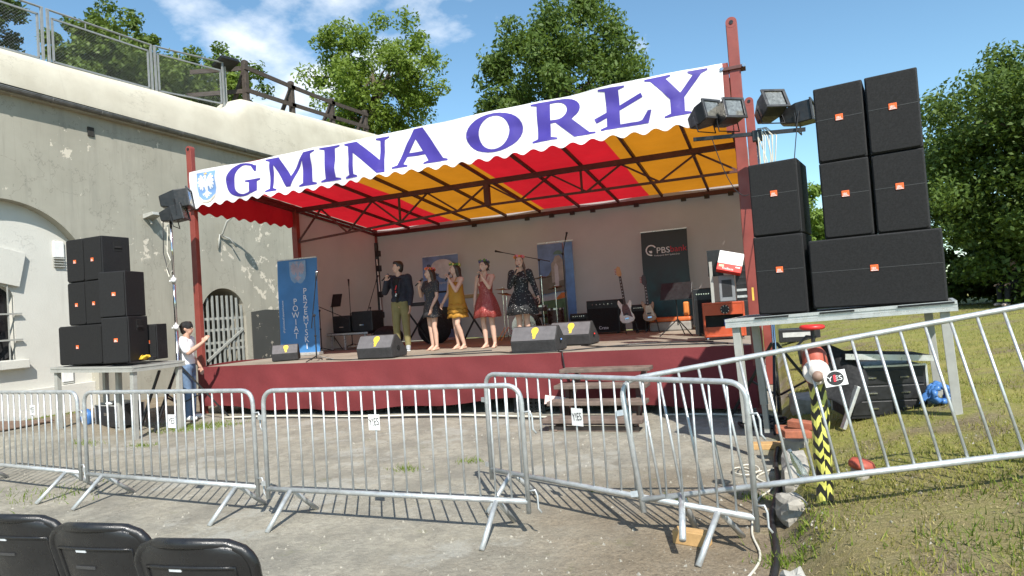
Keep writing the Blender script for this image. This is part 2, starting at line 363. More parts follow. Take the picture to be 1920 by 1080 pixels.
for z in (1.72, 2.28):
    MB().bar((-.19, -2.0, z), (-.19, -.45, z), .05, .035).build('bar', greyleg, wnd)
for k in range(5): MB().bar((-.19, -1.75 + .26 * k, 1.3), (-.19, -1.75 + .26 * k, 2.95), .022).build('bar', greyleg, wnd)
cl = MB()
for k in range(3): cl.grid(lambda u, v, k=k: (-.33 + .04 * math.sin(u * 9 + v * 3), -1.8 + .4 * k + .36 * u + .05 * math.sin(v * 5), 1.32 + .55 * v + .05 * math.sin(u * 6 + k)), 12, 8)
cl.build('blackout_cloth', blackc, wnd, True)
for y0, z0 in ((.42, 3.42), (.5, .55)):
    vt = MB().bx(-.24, -.2, y0 - .12, y0 + .12, z0 + .13, z0 + .5).build('vent', white, fort, bevel=.01)
    for k in range(4): MB().box((-.21, y0, z0 + .1 - k * .06), (.05, .24, .018), Matrix.Rotation(R(30), 3, 'Y')).build('slat', greyleg, vt)
MB().bx(-.01, .03, 1.09, 1.24, 6.5, 6.72).build('socket_hole', pm('dark hole', (.03, .028, .024), .9), fort)
# gutter: eave board, half-round channel and joint rings
MB().bx(-.05, .16, -14, 16, 7.0, 7.06).build('eave', plaster, fort)
zinc = pm('weathered zinc', (.16, .16, .155), .45, .4, .35, 5, .15, 60)
gt = MB()
for k in range(8):
    a0, a1 = R(180 + 22.5 * k), R(180 + 22.5 * (k + 1))
    gt.add([(.2 + .085 * math.cos(a0), -14, 7.06 + .085 * math.sin(a0)), (.2 + .085 * math.cos(a1), -14, 7.06 + .085 * math.sin(a1)), (.2 + .085 * math.cos(a1), 16, 7.16 + .085 * math.sin(a1)), (.2 + .085 * math.cos(a0), 16, 7.16 + .085 * math.sin(a0))], [(0, 1, 2, 3)])
gut = gt.build('gutter', zinc, fort, True, solid=.006)
for k in range(14):
    y = -1 + 1.15 * k; z = 7.11 + y * .0033
    MB().tube([(.2 + .092 * math.cos(R(180 + 18 * j)), y, z + .092 * math.sin(R(180 + 18 * j))) for j in range(11)], .013, 6).build('gutter_joint', zinc, gut)
prof = lambda y: [(.10, 7.2), (.10, 7.26), (.05, zt(y) - .5), (.0, zt(y) - .25), (-.1, zt(y) - .08), (-.28, zt(y) - .01), (-.9, zt(y))]
yy = list(np.arange(-14, 5, .6)) + list(np.arange(5, 7, .1)) + list(np.arange(7, 16.1, .5)); b = MB()
for y in yy: b.v += [(x, y, z + (.02 * mnoise.noise((y * .8, z, 0)) if i > 1 else 0)) for i, (x, z) in enumerate(prof(y))]
b.f = [(j * 7 + i, j * 7 + i + 1, (j + 1) * 7 + i + 1, (j + 1) * 7 + i) for j in range(len(yy) - 1) for i in range(6)]
b.build('parapet', pale, fort, True)
MB().bx(-56, -.01, 15.9, 16, 0, 8.85).build('end_wall', plaster, fort)
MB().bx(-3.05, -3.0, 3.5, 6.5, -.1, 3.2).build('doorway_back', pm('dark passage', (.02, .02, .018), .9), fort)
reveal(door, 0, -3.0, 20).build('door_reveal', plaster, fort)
gate = MB().bar((-.1, 4.14, 1.95), (-.1, 5.77, 1.95), .03, .07).build('gate', greyleg, fort)
for z in (.35, 1.05, 1.25, 1.62): MB().bar((-.1, 4.14, z), (-.1, 5.77, z), .03, .07).build('rail', greyleg, gate)
for k in range(9):
    y = 4.24 + .18 * k; MB().bar((-.07, y, .1), (-.07, y, min(door[3](y) - .08, 2.62)), .035, .06).build('bar', pm('light grey gate paint', (.3, .31, .29), .5), gate)
MB().bar((-.04, 4.3, .75), (-.04, 5.7, 1.6), .03, .07).build('brace', greyleg, gate)
dkpl = NT('dark patchy plaster'); tn = dkpl.noise(3.4, 7, .66); dkpl.col(dkpl.mix(dkpl.ramp(tn, [(.62, 0.), (.63, 1.)]), dkpl.mix(dkpl.noise(1.2, 4), (.035, .036, .034), (.06, .06, .055)), (.3, .27, .22))); dkpl.rough(.9)
b = MB(); b.prism([(6.0, -.1), (6.0, 2.1), (6.6, 2.16), (8, 2.1), (10, 2.05), (12, 2.1), (12, -.1)], .004, .03, M4); b.build('dark_wall_slab', dkpl.m, fort)  # thin dark slab with pale patches on the lower wall past the gate
# rampart top behind the parapet, with rough grass
grassg = pm('rough rampart grass', (.1, .12, .035), .95, 0, .5, 3, .6, 40)
b = MB(); yr = list(np.arange(-40, 16.1, 1.0))
for y in yr: b.v += [(x, y, (zt(min(max(y, -14), 16)) if x > -9 else zt(0) + .02 * (-9 - x)) - .03) for x in (-5.35, -7, -9, -30, -60)]
b.f = [(j * 5 + i, j * 5 + i + 1, (j + 1) * 5 + i + 1, (j + 1) * 5 + i) for j in range(len(yr) - 1) for i in range(4)]
structure(b.build('rampart_ground', grassg, smooth=True))
# ------------------------------------------------------------------ fences on the rampart
fg = 'grey mesh railing panels on the rampart'
rail_m = pm('grey railing paint', (.27, .28, .28), .5, .2, .15, 8)
panels = [(-3.0, .48, 'grey mesh railing panel at the far left edge of the rampart'), (.62, 3.38, 'grey mesh railing panel on the rampart in front of the long hedge'), (3.5, 5.92, 'grey mesh railing panel ending beside the timber rail fence')]
for y0, y1, lab in panels:
    z0 = lambda y: zt(y) + .1
    f = thing('railing', lab, 'fence', (-5.02, y0, 0), 0, fg); W = y1 - y0
    P = lambda y, z: (0, y - y0, zt(y) + z)
    for y in (y0, y1): MB().bar(P(y, -.1), P(y, 1.36), .05).build('post', rail_m, f)
    for y in (y0 + .1, y1 - .1): MB().bar(P(y, .12), P(y, 1.17), .04).build('stile', rail_m, f)
    for z in (.12, 1.17): MB().bar(P(y0 + .08, z), P(y1 - .08, z), .04).build('rail', rail_m, f)
    MB().tube([P(y0 - .03, 1.36), P(y1 + .03, 1.36)], .027, 8).build('handrail', rail_m, f)
    for k in range(1, 3): y = y0 + W * k / 3; MB().bar(P(y, 1.17), P(y, 1.36), .02).build('spacer', rail_m, f)
    wm = MB(); H = 1.03; s = .075
    for k in range(int((W + H) / s)):
        for sg in (1, -1):
            a0 = k * s - H; ya, za, yb, zb = a0, 0, a0 + H, H
            if ya < .1: za += .1 - ya; ya = .1
            if yb > W - .1: zb -= yb - (W - .1); yb = W - .1
            if yb <= ya: continue
            if sg < 0: ya, yb = W - ya, W - yb
            wm.tube([P(y0 + ya, .13 + za), P(y0 + yb, .13 + zb)], .0013, 3, False)
    o = wm.build('wire_mesh', rail_m, f); o['kind'] = 'stuff'
wood = pm('dark weathered timber', (.055, .042, .034), .85, 0, .35, 9, .4, 50)
tf = thing('timber_fence', 'dark timber rail fence with slanted props along the rampart', 'fence', (-5.05, 6.9, 0))
ps = [(6.9, 1.45), (9.1, 1.25), (11.4, 1.1), (13.65, 1.05)]
pz = lambda y: zt(y) - .02
for y, h in ps:
    MB().bar((0, y - 6.9, pz(y) - .1), (0, y - 6.9, pz(y) + h), .17).build('post', wood, tf, bevel=.02)
    MB().bar((-.55, y - 7.0, pz(y) - .1), (-.05, y - 6.9, pz(y) + h * .75), .11).build('brace', wood, tf)
for (a, ha), (c_, hc) in zip(ps[:-1], ps[1:]):
    for k in (.82, .3): MB().bar((.09, a - 6.9 - .1, pz(a) + ha * k), (.09, c_ - 6.8, pz(c_) + hc * k), .05, .14).build('rail', wood, tf)
for k in (.82, .3): MB().bar((-.09, -.05, pz(6.9) + 1.45 * k), (-1.6, -.9, pz(6.9) + 1.45 * k - .1), .05, .14).build('rail', wood, tf)
fl = thing('rampart_floodlight', 'dark flat floodlight on a short post at the end of the railing', 'floodlight', (-5.1, 6.15, 8.45))
MB().box((0, 0, 1.6), (.5, .8, .1), Matrix.Rotation(R(-28), 3, 'Y') @ Matrix.Rotation(R(10), 3, 'X')).build('housing', blackm, fl, bevel=.015)
MB().box((.03, 0, 1.655), (.42, .7, .02), Matrix.Rotation(R(-28), 3, 'Y') @ Matrix.Rotation(R(10), 3, 'X')).build('glass', pm('lamp glass', (.08, .08, .09), .15), fl)
MB().tube([(-.05, 0, -.1), (-.05, 0, 1.5)], .03).build('post', greyleg, fl)
# wall lamps on the fort
wl = thing('wall_spotlight', 'small dark wedge spotlight on the fort wall beside the left light stand', 'lamp', (-4.5, 2.62, 4.55))
b = MB(); b.add([(0, -.17, .08), (.34, -.13, .16), (.34, .13, .16), (0, .17, .08), (0, -.17, .2), (.30, -.13, .24), (.30, .13, .24), (0, .17, .2)], [(0, 1, 2, 3), (7, 6, 5, 4), (0, 4, 5, 1), (1, 5, 6, 2), (2, 6, 7, 3), (3, 7, 4, 0)])
b.build('housing', greyleg, wl, bevel=.01); MB().bar((0, 0, .1), (.12, 0, -.05), .04).build('bracket', greyleg, wl)
wl = thing('bracket_lamp', 'grey gooseneck lamp on the fort wall above the barred gate', 'lamp', (-4.5, 4.95, 4.15))
MB().tube([(0, 0, .2), (.12, 0, .3), (.3, 0, .62), (.5, .1, .8), (.62, .2, .82)], .028).build('arm', greyleg, wl, True)
MB().tube([(.05, -.12, -.15), (.05, -.05, .25), (.12, .25, .15), (.2, .42, -.1)], .024).build('stay', greyleg, wl, True)
MB().lathe([(.03, 0), (.12, -.05), (.15, -.13), (.14, -.13), (.1, -.06), (.02, -.03)], 16, Matrix.Translation((.66, .22, .82))).build('shade', greyleg, wl, True)
# ------------------------------------------------------------------ trees
def leafmat(name, a, b, tr=.35):
    t = NT(name); c = t.mix(t.ramp(t.noise(1.3, 3, .6), [(.35, 0.), (.65, 1.)]), a, b)
    c = t.mix(t.ramp(t.noise(17, 2), [(.35, 0.), (.65, .5)]), c, tuple(k * 1.5 for k in b))
    t.col(c); t.rough(.55); t.b.inputs['Specular IOR Level'].default_value = .35
    s = t.n.new('ShaderNodeBsdfTranslucent'); t.put(t.mix(.5, c, (.2, .28, .03)), s.inputs[0]); ms = t.n.new('ShaderNodeMixShader'); ms.inputs[0].default_value = tr
    t.l.new(t.b.outputs[0], ms.inputs[1]); t.l.new(s.outputs[0], ms.inputs[2]); t.l.new(ms.outputs[0], t.o.inputs[0]); return t.m
bark = pm('bark', (.09, .07, .05), .9, 0, .3, 10, .5, 40)
def leaves(name, clumps, per, size, mat, parent):
    C = np.array([c for c, r in clumps], float); Rr = np.array([r for c, r in clumps], float); n = len(C)
    idx = np.repeat(np.arange(n), per); m = len(idx)
    d = rng.normal(size=(m, 3)); d /= np.linalg.norm(d, axis=1)[:, None]
    rad = Rr[idx] * np.power(rng.random(m), .45); d[:, 2] *= .8
    P = C[idx] + d * rad[:, None]
    nrm = rng.normal(size=(m, 3)) + d * .7 + np.array([.1, -.15, .55]); nrm /= np.linalg.norm(nrm, axis=1)[:, None]
    a = np.cross(nrm, rng.normal(size=(m, 3))); a /= np.linalg.norm(a, axis=1)[:, None]; bb = np.cross(nrm, a)
    s = size * (.6 + .8 * rng.random(m))[:, None]
    V = np.stack([P - a * s, P + bb * s * .5 + nrm * s * .12, P + a * s, P - bb * s * .5 + nrm * s * .12], 1).reshape(-1, 3)
    me = bpy.data.meshes.new(name); me.vertices.add(m * 4); me.vertices.foreach_set('co', V.astype('f').ravel())
    me.loops.add(m * 4); me.loops.foreach_set('vertex_index', np.arange(m * 4, dtype='i')); me.polygons.add(m)
    me.polygons.foreach_set('loop_start', np.arange(0, m * 4, 4, dtype='i')); me.polygons.foreach_set('loop_total', np.full(m, 4, 'i'))
    me.update(calc_edges=True); me.materials.append(mat); o = bpy.data.objects.new(name, me); COL.objects.link(o); o.parent = parent; return o
def tree(name, label, base, cc, rad, ncl, per, size, mat, group=None, trunk=.3, crad=.26, sd=1, nl=16, hollow=.45, low=-1.):
    rs = random.Random(sd); root = thing(name, label, 'tree', base, 0, group); B = Vector(base); c0 = Vector(cc) - B; rad = Vector(rad); cl = []
    while len(cl) < ncl:
        d = Vector((rs.gauss(0, 1), rs.gauss(0, 1), rs.gauss(0, 1))).normalized()
        if d.z < low: continue
        k = hollow + (1.02 - hollow) * rs.random() ** .6
        k *= 1 + .16 * mnoise.noise(d * 2.2 + Vector((sd, 0, 0)))
        p = Vector((d.x * rad.x, d.y * rad.y, d.z * rad.z)) * k
        cl.append((c0 + p, crad * min(rad) * (.6 + .7 * rs.random())))
    top = c0 + Vector((0, 0, rad.z * .25)); tr = MB()
    mid = c0 * .5 + Vector((rs.uniform(-.2, .2), rs.uniform(-.2, .2), 0)); mid.z = c0.z * .5
    tr.tube([(0, 0, -.2), (0, 0, .3), mid, c0 - Vector((0, 0, rad.z * .3)), top], [trunk * 1.3, trunk, trunk * .8, trunk * .6, trunk * .2], 10)
    for k in range(nl):
        e = cl[rs.randrange(len(cl))][0]; s = c0 * rs.uniform(.55, .95); s = Vector((mid.x, mid.y, 0)).lerp(top, .5); s = mid.lerp(top, rs.uniform(.1, .85))
        m_ = s.lerp(e, .5) + Vector((0, 0, .12 * (e - s).length)); tr.tube([s, m_, e], [trunk * .4, trunk * .22, trunk * .06], 6)
    tr.build('trunk', bark, root, True); leaves('crown', [(tuple(c), r) for c, r in cl], per, size, mat, root); return root
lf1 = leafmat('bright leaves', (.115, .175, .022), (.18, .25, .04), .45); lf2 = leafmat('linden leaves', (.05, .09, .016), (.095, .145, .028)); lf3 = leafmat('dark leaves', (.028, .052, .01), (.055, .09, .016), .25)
lf4 = leafmat('hedge leaves', (.07, .115, .022), (.115, .165, .03)); lf5 = leafmat('willow leaves', (.12, .2, .03), (.18, .26, .05), .45)
tg = 'trees around the stage'
tree('locust_tree', 'light green airy tree on the rampart behind the timber fence', (-9.2, 19.5, 8.6), (-8.3, 19.5, 14.0), (3.6, 3.3, 3.75), 120, 210, .105, lf1, tg, .25, .23, 3, 22, .25)
tree('linden_tree', 'tall dense dark green tree rising behind the middle of the banner', (1.6, 21, 0), (1.55, 21, 12.0), (3.95, 3.8, 4.5), 190, 260, .115, lf2, tg, .4, .23, 5, 18, .4)
tree('broad_tree', 'big dark broadleaf tree behind the right speaker stack', (18.6, 13.2, .7), (18.7, 13.2, 4.35), (4.2, 3.9, 3.75), 300, 380, .075, lf2, tg, .35, .23, 9, 18, .35)
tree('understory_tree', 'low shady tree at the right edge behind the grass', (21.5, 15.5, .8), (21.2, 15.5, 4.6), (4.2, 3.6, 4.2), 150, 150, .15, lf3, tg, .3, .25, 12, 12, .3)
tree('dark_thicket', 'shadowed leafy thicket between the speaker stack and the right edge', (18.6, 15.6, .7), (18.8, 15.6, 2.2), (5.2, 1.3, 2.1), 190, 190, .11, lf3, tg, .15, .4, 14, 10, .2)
tree('willow_tree', 'bright yellow green tree in the gap between the two speaker columns', (11.8, 27, .3), (12.1, 27, 3.2), (2.3, 2.2, 4.1), 90, 130, .14, lf5, tg, .2, .26, 21, 8, .3)
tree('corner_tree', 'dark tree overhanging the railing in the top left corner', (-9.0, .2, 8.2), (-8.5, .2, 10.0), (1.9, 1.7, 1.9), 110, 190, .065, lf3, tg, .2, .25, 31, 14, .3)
tree('rampart_tree', 'dark green small tree behind the end of the railing', (-8.4, 9.6, 8.5), (-8.2, 9.4, 10.5), (1.3, 1.3, 1.9), 48, 120, .085, lf2, tg, .08, .3, 33, 8, .2)
tree('young_tree', 'slim leafy tree beside the rampart floodlight', (-6.9, 7.7, 8.5), (-6.8, 7.6, 10.0), (.75, .75, 1.25), 34, 90, .075, lf1, tg, .05, .34, 35, 8, .2)
bg_ = 'bushes behind the railing'
for i, (x, y, r, h, lab) in enumerate([(-7.3, 3.0, 1.0, 2.5, 'leftmost round bush behind the rampart railing'), (-7.4, 4.1, 1.05, 2.95, 'tall middle bush behind the rampart railing'), (-7.5, 5.35, 1.05, 2.75, 'third bush behind the rampart railing'), (-7.5, 6.6, .95, 2.7, 'right bush behind the rampart railing near the timber fence')]):
    tree('bush', lab, (x, y, 8.2), (x, y, 8.2 + h * .55), (r, r, h * .58), 60, 160, .07, lf4, bg_, .05, .34, 40 + i, 6, .3)
# ================================================================== STAGE
HS, SW, YM, YB = .925, 10.06, 2.92, 6.24
stage = thing('open_air_stage', 'open air stage with red skirt, red and orange canopy and white curtains', 'stage')
t = NT('stage plywood'); X = t.xyz()
c = t.mix(t.ramp(t.noise(1.1, 6, .62), [(.35, 0.), (.68, 1.)]), (.25, .215, .165), (.36, .32, .26)); c = t.mix(t.ramp(t.noise(3.5, 6, .7, stretch=(.4, 2.5, 1)), [(.52, 0.), (.74, .6)]), c, (.15, .125, .1))
c = t.mix(t.ramp(t.noise(60, 3), [(.3, .4), (.6, 0.)]), c, (.12, .1, .08)); t.col(c); t.rough(.85); t.bump(t.noise(40, 4), .2, .01); ply = t.m
xs_ = np.linspace(-.05, SW + .08, 9); ysd = np.linspace(0, YB + .15, 6)
for i in range(8):
    for j in range(5): MB().bx(xs_[i] + .004, xs_[i + 1] - .004, ysd[j] + .004, ysd[j + 1] - .004, HS - .03, HS - .002 * ((i + j) % 2)).build('deck_panel', ply, stage)
MB().bx(-.04, SW + .06, .02, YB + .14, HS - .16, HS - .034).build('deck_frame', drkst, stage)
for x in (.15, 2.6, 5.0, 7.4, 9.9):
    for y in (.4, 3.1, 6.0): MB().bar((x, y, 0), (x, y, HS - .16), .1).build('support_leg', drkst, stage)
# skirt
t = NT('skirt fabric'); X = t.xyz(); c = t.mix(t.ramp(t.noise(.9, 5, .6), [(.3, 0.), (.7, 1.)]), (.14, .018, .021), (.19, .026, .029))
c = t.mix(t.ramp(t.noise(38, 3), [(.3, .25), (.6, 0.)]), c, (.1, .014, .016)); t.col(c); t.rough(.8); t.bump(t.noise(3, 5), .3, .03); skirt_m = t.m
def skirt(u, v):
    x = -.07 + (SW + .17) * u; fold = (.045 * mnoise.noise((x * 1.8 + v * 1.6, v * 1.6, 3)) + .022 * math.sin(x * 5.1 + .7 * math.sin(x * 1.7)) + .012 * math.sin(x * 11 + 1)) * (1 - v) ** 1.0
    zb = .13 + .05 * math.sin(x * .9 + 2) + .06 * sstep((x - 5) / 1.5) * (1 - sstep((x - 7.4) / .5)) + .02 * math.sin(x * 3.1)
    return (x, -.05 - fold - .035 * (1 - v) * math.sin(v * 3), zb + (HS + .012 - zb) * v)
MB().grid(skirt, 300, 16).build('skirt', skirt_m, stage, True)
def skside(u, v): y = -.05 + (YB + .1) * u; return (-.07 - .02 * math.sin(y * 6) * (1 - v), y, .13 + .03 * math.sin(y * 2) + (HS - .12) * v)
MB().grid(skside, 80, 8).build('skirt', skirt_m, stage, True)
def skside2(u, v): y = -.05 + (YB + .1) * u; return (SW + .1 + .02 * math.sin(y * 6) * (1 - v), y, .13 + .03 * math.sin(y * 2) + (HS - .12) * v)
MB().grid(skside2, 80, 8).build('skirt', skirt_m, stage, True)
def flap(u, v): return (7.1 + .4 * u, -.085 - .07 * (1 - v) * (1 - u), .17 + .06 * u * (1 - v) + (.13 - .05 * u) * v)
MB().grid(flap, 8, 6).build('skirt_lining', pm('pink lining', (.62, .45, .42), .8), stage, True)
# posts
def post(x, y, z1, w=.17, d=.12):
    p = MB().bx(x - w / 2, x + w / 2, y - d / 2, y + d / 2, 0, z1 - w / 2).build('post', redst, stage, bevel=.008)
    M = Matrix.Translation((x, y, z1 - w / 2)) @ Matrix.Rotation(R(90), 4, 'X')
    cp = MB().lathe([(0, -d / 2 - .002), (w / 2, -d / 2 - .002), (w / 2, d / 2 + .002), (0, d / 2 + .002)], 20, M).build('head_plate', redst, p)
    MB().lathe([(0, -d / 2 - .012), (.028, -d / 2 - .012), (.028, d / 2 + .012), (0, d / 2 + .012)], 12, M).build('pulley_pin', blackm, p)
    return p
p = post(-.02, -.0, 5.3, .13, .1)
MB().bx(-.11, .075, -.08, .06, 4.36, 4.42).build('collar', drkst, p); MB().bx(-.1, .07, -.075, .055, 4.02, 4.06).build('collar', drkst, p)
p = post(10.2, 0, 5.48, .15, .12)
MB().bx(10.0, 10.34, -.09, .08, 4.74, 4.79).build('collar', drkst, p, bevel=.005)
for x in (10.03, 10.32): MB().lathe([(0, -.02), (.025, -.02), (.025, .02), (0, .02)], 8, Matrix.Translation((x, -.1, 4.765)) @ Matrix.Rotation(R(90), 4, 'X')).build('bolt', chrome, p)
MB().bx(10.03, 10.115, -.05, .05, 3.9, 4.86).build('side_plate', redst, p); MB().tube([(10.13, -.09, 5.35), (10.13, -.09, 4.8)], .004, 5).build('cable', blackm, p)
tx = text_mesh('1', .26); flat('number', tx, pm('yellow paint', (.8, .5, .08), .5), p, Matrix.Translation((10.2, -.0625, 1.62)) @ XZ)
post(10.31, YM, 5.15, .15, .12); post(0.0, YM, 4.42, .15, .12); post(.0, YB, 4.2, .12, .1); post(10.25, YB, 4.2, .12, .1)
# roof fabric
def rz(y): return 4.72 - .096 * y
redf = pm('red canopy fabric', (.52, .012, .02), .7, 0, .1, 1.2, .05, 200, .55); orf = pm('orange canopy fabric', (.50, .185, .01), .7, 0, .1, 1.2, .05, 200, .55)
raf = [.05, 1.15, 2.1, 3.05, 4.1, 5.05, 6.1, 7.1, 8.16, 9.23, 10.02]
def sagx(x):
    for a, b_ in zip(raf[:-1], raf[1:]):
        if a <= x <= b_: return -.035 * math.sin(math.pi * (x - a) / (b_ - a))
    return 0
for k, (a, b_, m_) in enumerate(((0.0, 2.5, redf), (2.5, 5.14, orf), (5.14, 7.85, redf), (7.85, 10.08, orf))):
    MB().grid(lambda u, v: (a + (b_ - a) * u, -.02 + (YB + .1) * v, rz(-.02 + (YB + .1) * v) + .05 + sagx(a + (b_ - a) * u) * math.sin(math.pi * min(1, v * 2 % 1.0001))), 28, 16).build('canopy_stripe', m_, stage, True)
for x in raf:
    MB().bar((x, 0, rz(0) - .02), (x, YB, rz(YB) - .02), .05, .06).build('rafter', drkst, stage)
for y, s in ((.04, .08), (YM, .1), (YB, .1)):
    MB().bar((-.02, y, rz(y) - .1), (10.16, y, rz(y) - .1), s, s).build('beam', drkst, stage)
# hanging truss under the middle beam
zt0 = rz(YM) - .14; cb = lambda x: 3.58 + .28 * min(1, x / 5.05)
trs = MB().bar((0, YM, cb(0)), (5.05, YM, cb(5.05)), .045).build('truss', drkst, stage); MB().bar((5.05, YM, cb(6)), (10.15, YM, cb(9)), .045).build('chord', drkst, trs)
xx = np.linspace(.05, 10.05, 15)
for k in range(14):
    a, b_ = xx[k], xx[k + 1]
    if k % 2: MB().bar((a, YM, zt0), (b_, YM, cb(b_)), .035).build('diagonal', drkst, trs)
    else: MB().bar((a, YM, cb(a)), (b_, YM, zt0), .035).build('diagonal', drkst, trs)
MB().bar((5.05, YM - .01, cb(5)), (5.05, YM - .01, zt0), .13, .07).build('king_post', drkst, trs)
for x in (2.9, 7.1): MB().bar((x, YM, cb(x)), (x, YM, zt0), .04).build('king_post', drkst, trs)
for x in (3.18, 4.7, 5.37, 5.92, 6.45, 7.54, 8.66, 9.19, 9.72): MB().bx(x - .06, x + .06, YB - .08, YB - .02, rz(YB) - .22, rz(YB) - .13).build('clamp', blackm, stage)
for x in (0.02, 10.12): MB().bar((x, 0, rz(0) - .1), (x, YB, rz(YB) - .1), .07).build('side_beam', drkst, stage)
# valances
def scal(s): return .03 * math.sin(2 * math.pi * s / .31)
MB().grid(lambda u, v: (-.03 + .015 * math.sin(u * 40), .02 + 2.95 * u, (rz(2.95 * u) + .05) * v + (1 - v) * (3.98 - .04 * u + scal(2.95 * u))), 90, 6).build('side_valance', redf, stage, True)
MB().grid(lambda u, v: (10.1 + .01 * math.sin(u * 40), .1 + 6.1 * u, (rz(6.1 * u) + .05) * v + (1 - v) * (rz(6.1 * u) - .25 + scal(6.1 * u))), 90, 3).build('side_valance', orf, stage, True)
# curtains
curt = pm('off white curtain', (.50, .44, .42), .85, 0, .07, .8, .08, 30, .3)
def back(u, v):
    x = 10.12 * u; return (x, YB + .09 + .022 * math.sin(x * 2.1 + .6 * math.sin(x)) + .012 * math.sin(x * 7 + v * 2) * (1 - v), HS + .02 + (rz(YB) + .06 - HS) * v)
MB().grid(back, 160, 14).build('back_curtain', curt, stage, True)
def side(u, v):
    y = YM + (YB - YM + .05) * u; return (.03 + (.05 * math.sin(u * 7 + v * 2.5) + .03 * math.sin(u * 15 - v * 4)) * (1.05 - v) ** .5, y, HS + .02 + (rz(y) - .08 - HS) * v)
MB().grid(side, 70, 20).build('side_curtain', curt, stage, True)
MB().grid(lambda u, v: (10.2 + .02 * math.sin(u * 22), YM + .2 + (YB - YM - .2) * u, HS + .02 + (rz(YM + 3 * u) - .1 - HS) * v), 60, 6).build('side_curtain', curt, stage, True)
# ------------------------------------------------------------------ banner
ban = thing('stage_banner', 'white scalloped front banner with large violet lettering and a crest', 'banner', (0, -.1, 0))
def wrinkle(x, z): return -.018 * math.sin(x * 2.3 + z * 4) - .012 * math.sin(x * 6.1 - z * 9) - .034 * mnoise.noise((x * 1.6 + z * 1.2, z * 3.6, 1)) - .011 * mnoise.noise((x * 7, z * 5, 5))
def btop(x): return 4.75 + .012 * x - .03 * math.sin(math.pi * x / 10) + .01 * math.sin(x * 3)
def bbot(x): return 4.035 + .002 * x + .032 * math.sin(2 * math.pi * x / .31) + .01 * math.sin(x * 1.7)
bw = pm('white banner vinyl', (.80, .79, .80), .55, 0, .03, 3, .05, 20, .12)
def bsurf(u, v):
    x = .04 + 10.0 * u; z = bbot(x) + (btop(x) - bbot(x)) * v; return (x, wrinkle(x, z) - .05 * (1 - v), z)
MB().grid(bsurf, 420, 14).build('cloth', bw, ban, True)
violet = pm('violet print', (.05, .032, .26), .55, 0, .06, 2)
def lay(name, polys, x0, z0, sx, sz, mat, off=.006, parent=ban, cuts=True):
    v, f = curve_mesh(polys); bm = bmesh.new(); vs = [bm.verts.new((x0 + p[0] * sx, 0, z0 + p[1] * sz)) for p in v]
    for q in f:
        try: bm.faces.new([vs[i] for i in q])
        except ValueError: pass
    if cuts:
        xa = min(q.co.x for q in bm.verts); xb = max(q.co.x for q in bm.verts); za = min(q.co.z for q in bm.verts); zb = max(q.co.z for q in bm.verts)
        for k in np.arange(xa, xb, .07): bmesh.ops.bisect_plane(bm, geom=bm.verts[:] + bm.edges[:] + bm.faces[:], plane_co=(k, 0, 0), plane_no=(1, 0, 0))
        for k in np.arange(za, zb, .07): bmesh.ops.bisect_plane(bm, geom=bm.verts[:] + bm.edges[:] + bm.faces[:], plane_co=(0, 0, k), plane_no=(0, 0, 1))
    for q in bm.verts:
        x, z = q.co.x, q.co.z; v_ = max(0, min(1, (z - bbot(x)) / (btop(x) - bbot(x)))); q.co.y = wrinkle(x, z) - .05 * (1 - v_) - off
    me = bpy.data.meshes.new(name); bm.to_mesh(me); bm.free(); me.materials.append(mat); o = bpy.data.objects.new(name, me); COL.objects.link(o); o.parent = parent
    for p_ in me.polygons: p_.use_smooth = True
    return o
I_ = [[(0, 0), (.42, 0), (.42, .04), (.32, .08), (.32, .92), (.42, .96), (.42, 1), (0, 1), (0, .96), (.1, .92), (.1, .08), (0, .04)]]
M_ = [[(0, 0), (.27, 0), (.27, .04), (.18, .09), (.2, .78), (.5, .06), (.60, .06), (.9, .76), (.9, .09), (.8, .04), (.8, 0), (1.22, 0), (1.22, .04), (1.12, .09), (1.12, .91), (1.22, .96), (1.22, 1), (.93, 1), (.62, .36), (.32, 1), (0, 1), (0, .96), (.1, .91), (.1, .09), (0, .04)]]
N_ = [[(0, 0), (.27, 0), (.27, .04), (.19, .09), (.19, .7), (.72, 0), (.88, 0), (.88, .91), (.97, .96), (.97, 1), (.68, 1), (.68, .96), (.78, .91), (.78, .36), (.28, 1), (0, 1), (0, .96), (.09, .91), (.09, .09), (0, .04)]]
A_ = [[(0, 0), (.3, 0), (.3, .04), (.22, .08), (.29, .27), (.63, .27), (.7, .08), (.6, .04), (.6, 0), (1.06, 0), (1.06, .04), (.98, .08), (.62, 1), (.44, 1), (.1, .08), (0, .04)], [(.33, .37), (.59, .37), (.465, .72)]]
O_ = [ellipse(.5, .5, .5, .515), ellipse(.5, .5, .27, .44)[::-1]]
G_ = [ellipse(.47, .5, .47, .515, 52, 300, 26) + [(.72, .04), (.86, .1), (.86, .38), (.95, .42), (.95, .46), (.55, .46), (.55, .42), (.66, .38), (.66, .1), (.58, .06)] + ellipse(.5, .5, .27, .45, 72, 292, 22)[::-1] + [(.66, .9), (.74, .78), (.8, .7), (.85, .7), (.83, .88)]]
R_ = [[(0, 0), (.42, 0), (.42, .04), (.32, .08), (.32, .42), (.4, .42), (.68, 0), (1.02, 0), (1.02, .04), (.92, .06), (.66, .45)] + ellipse(.5, .715, .3, .285, -50, 90, 12) + [(0, 1), (0, .96), (.1, .92), (.1, .08), (0, .04)], [(.32, .5), (.42, .5)] + ellipse(.43, .715, .16, .215, -80, 80, 10) + [(.42, .93), (.32, .93)]]
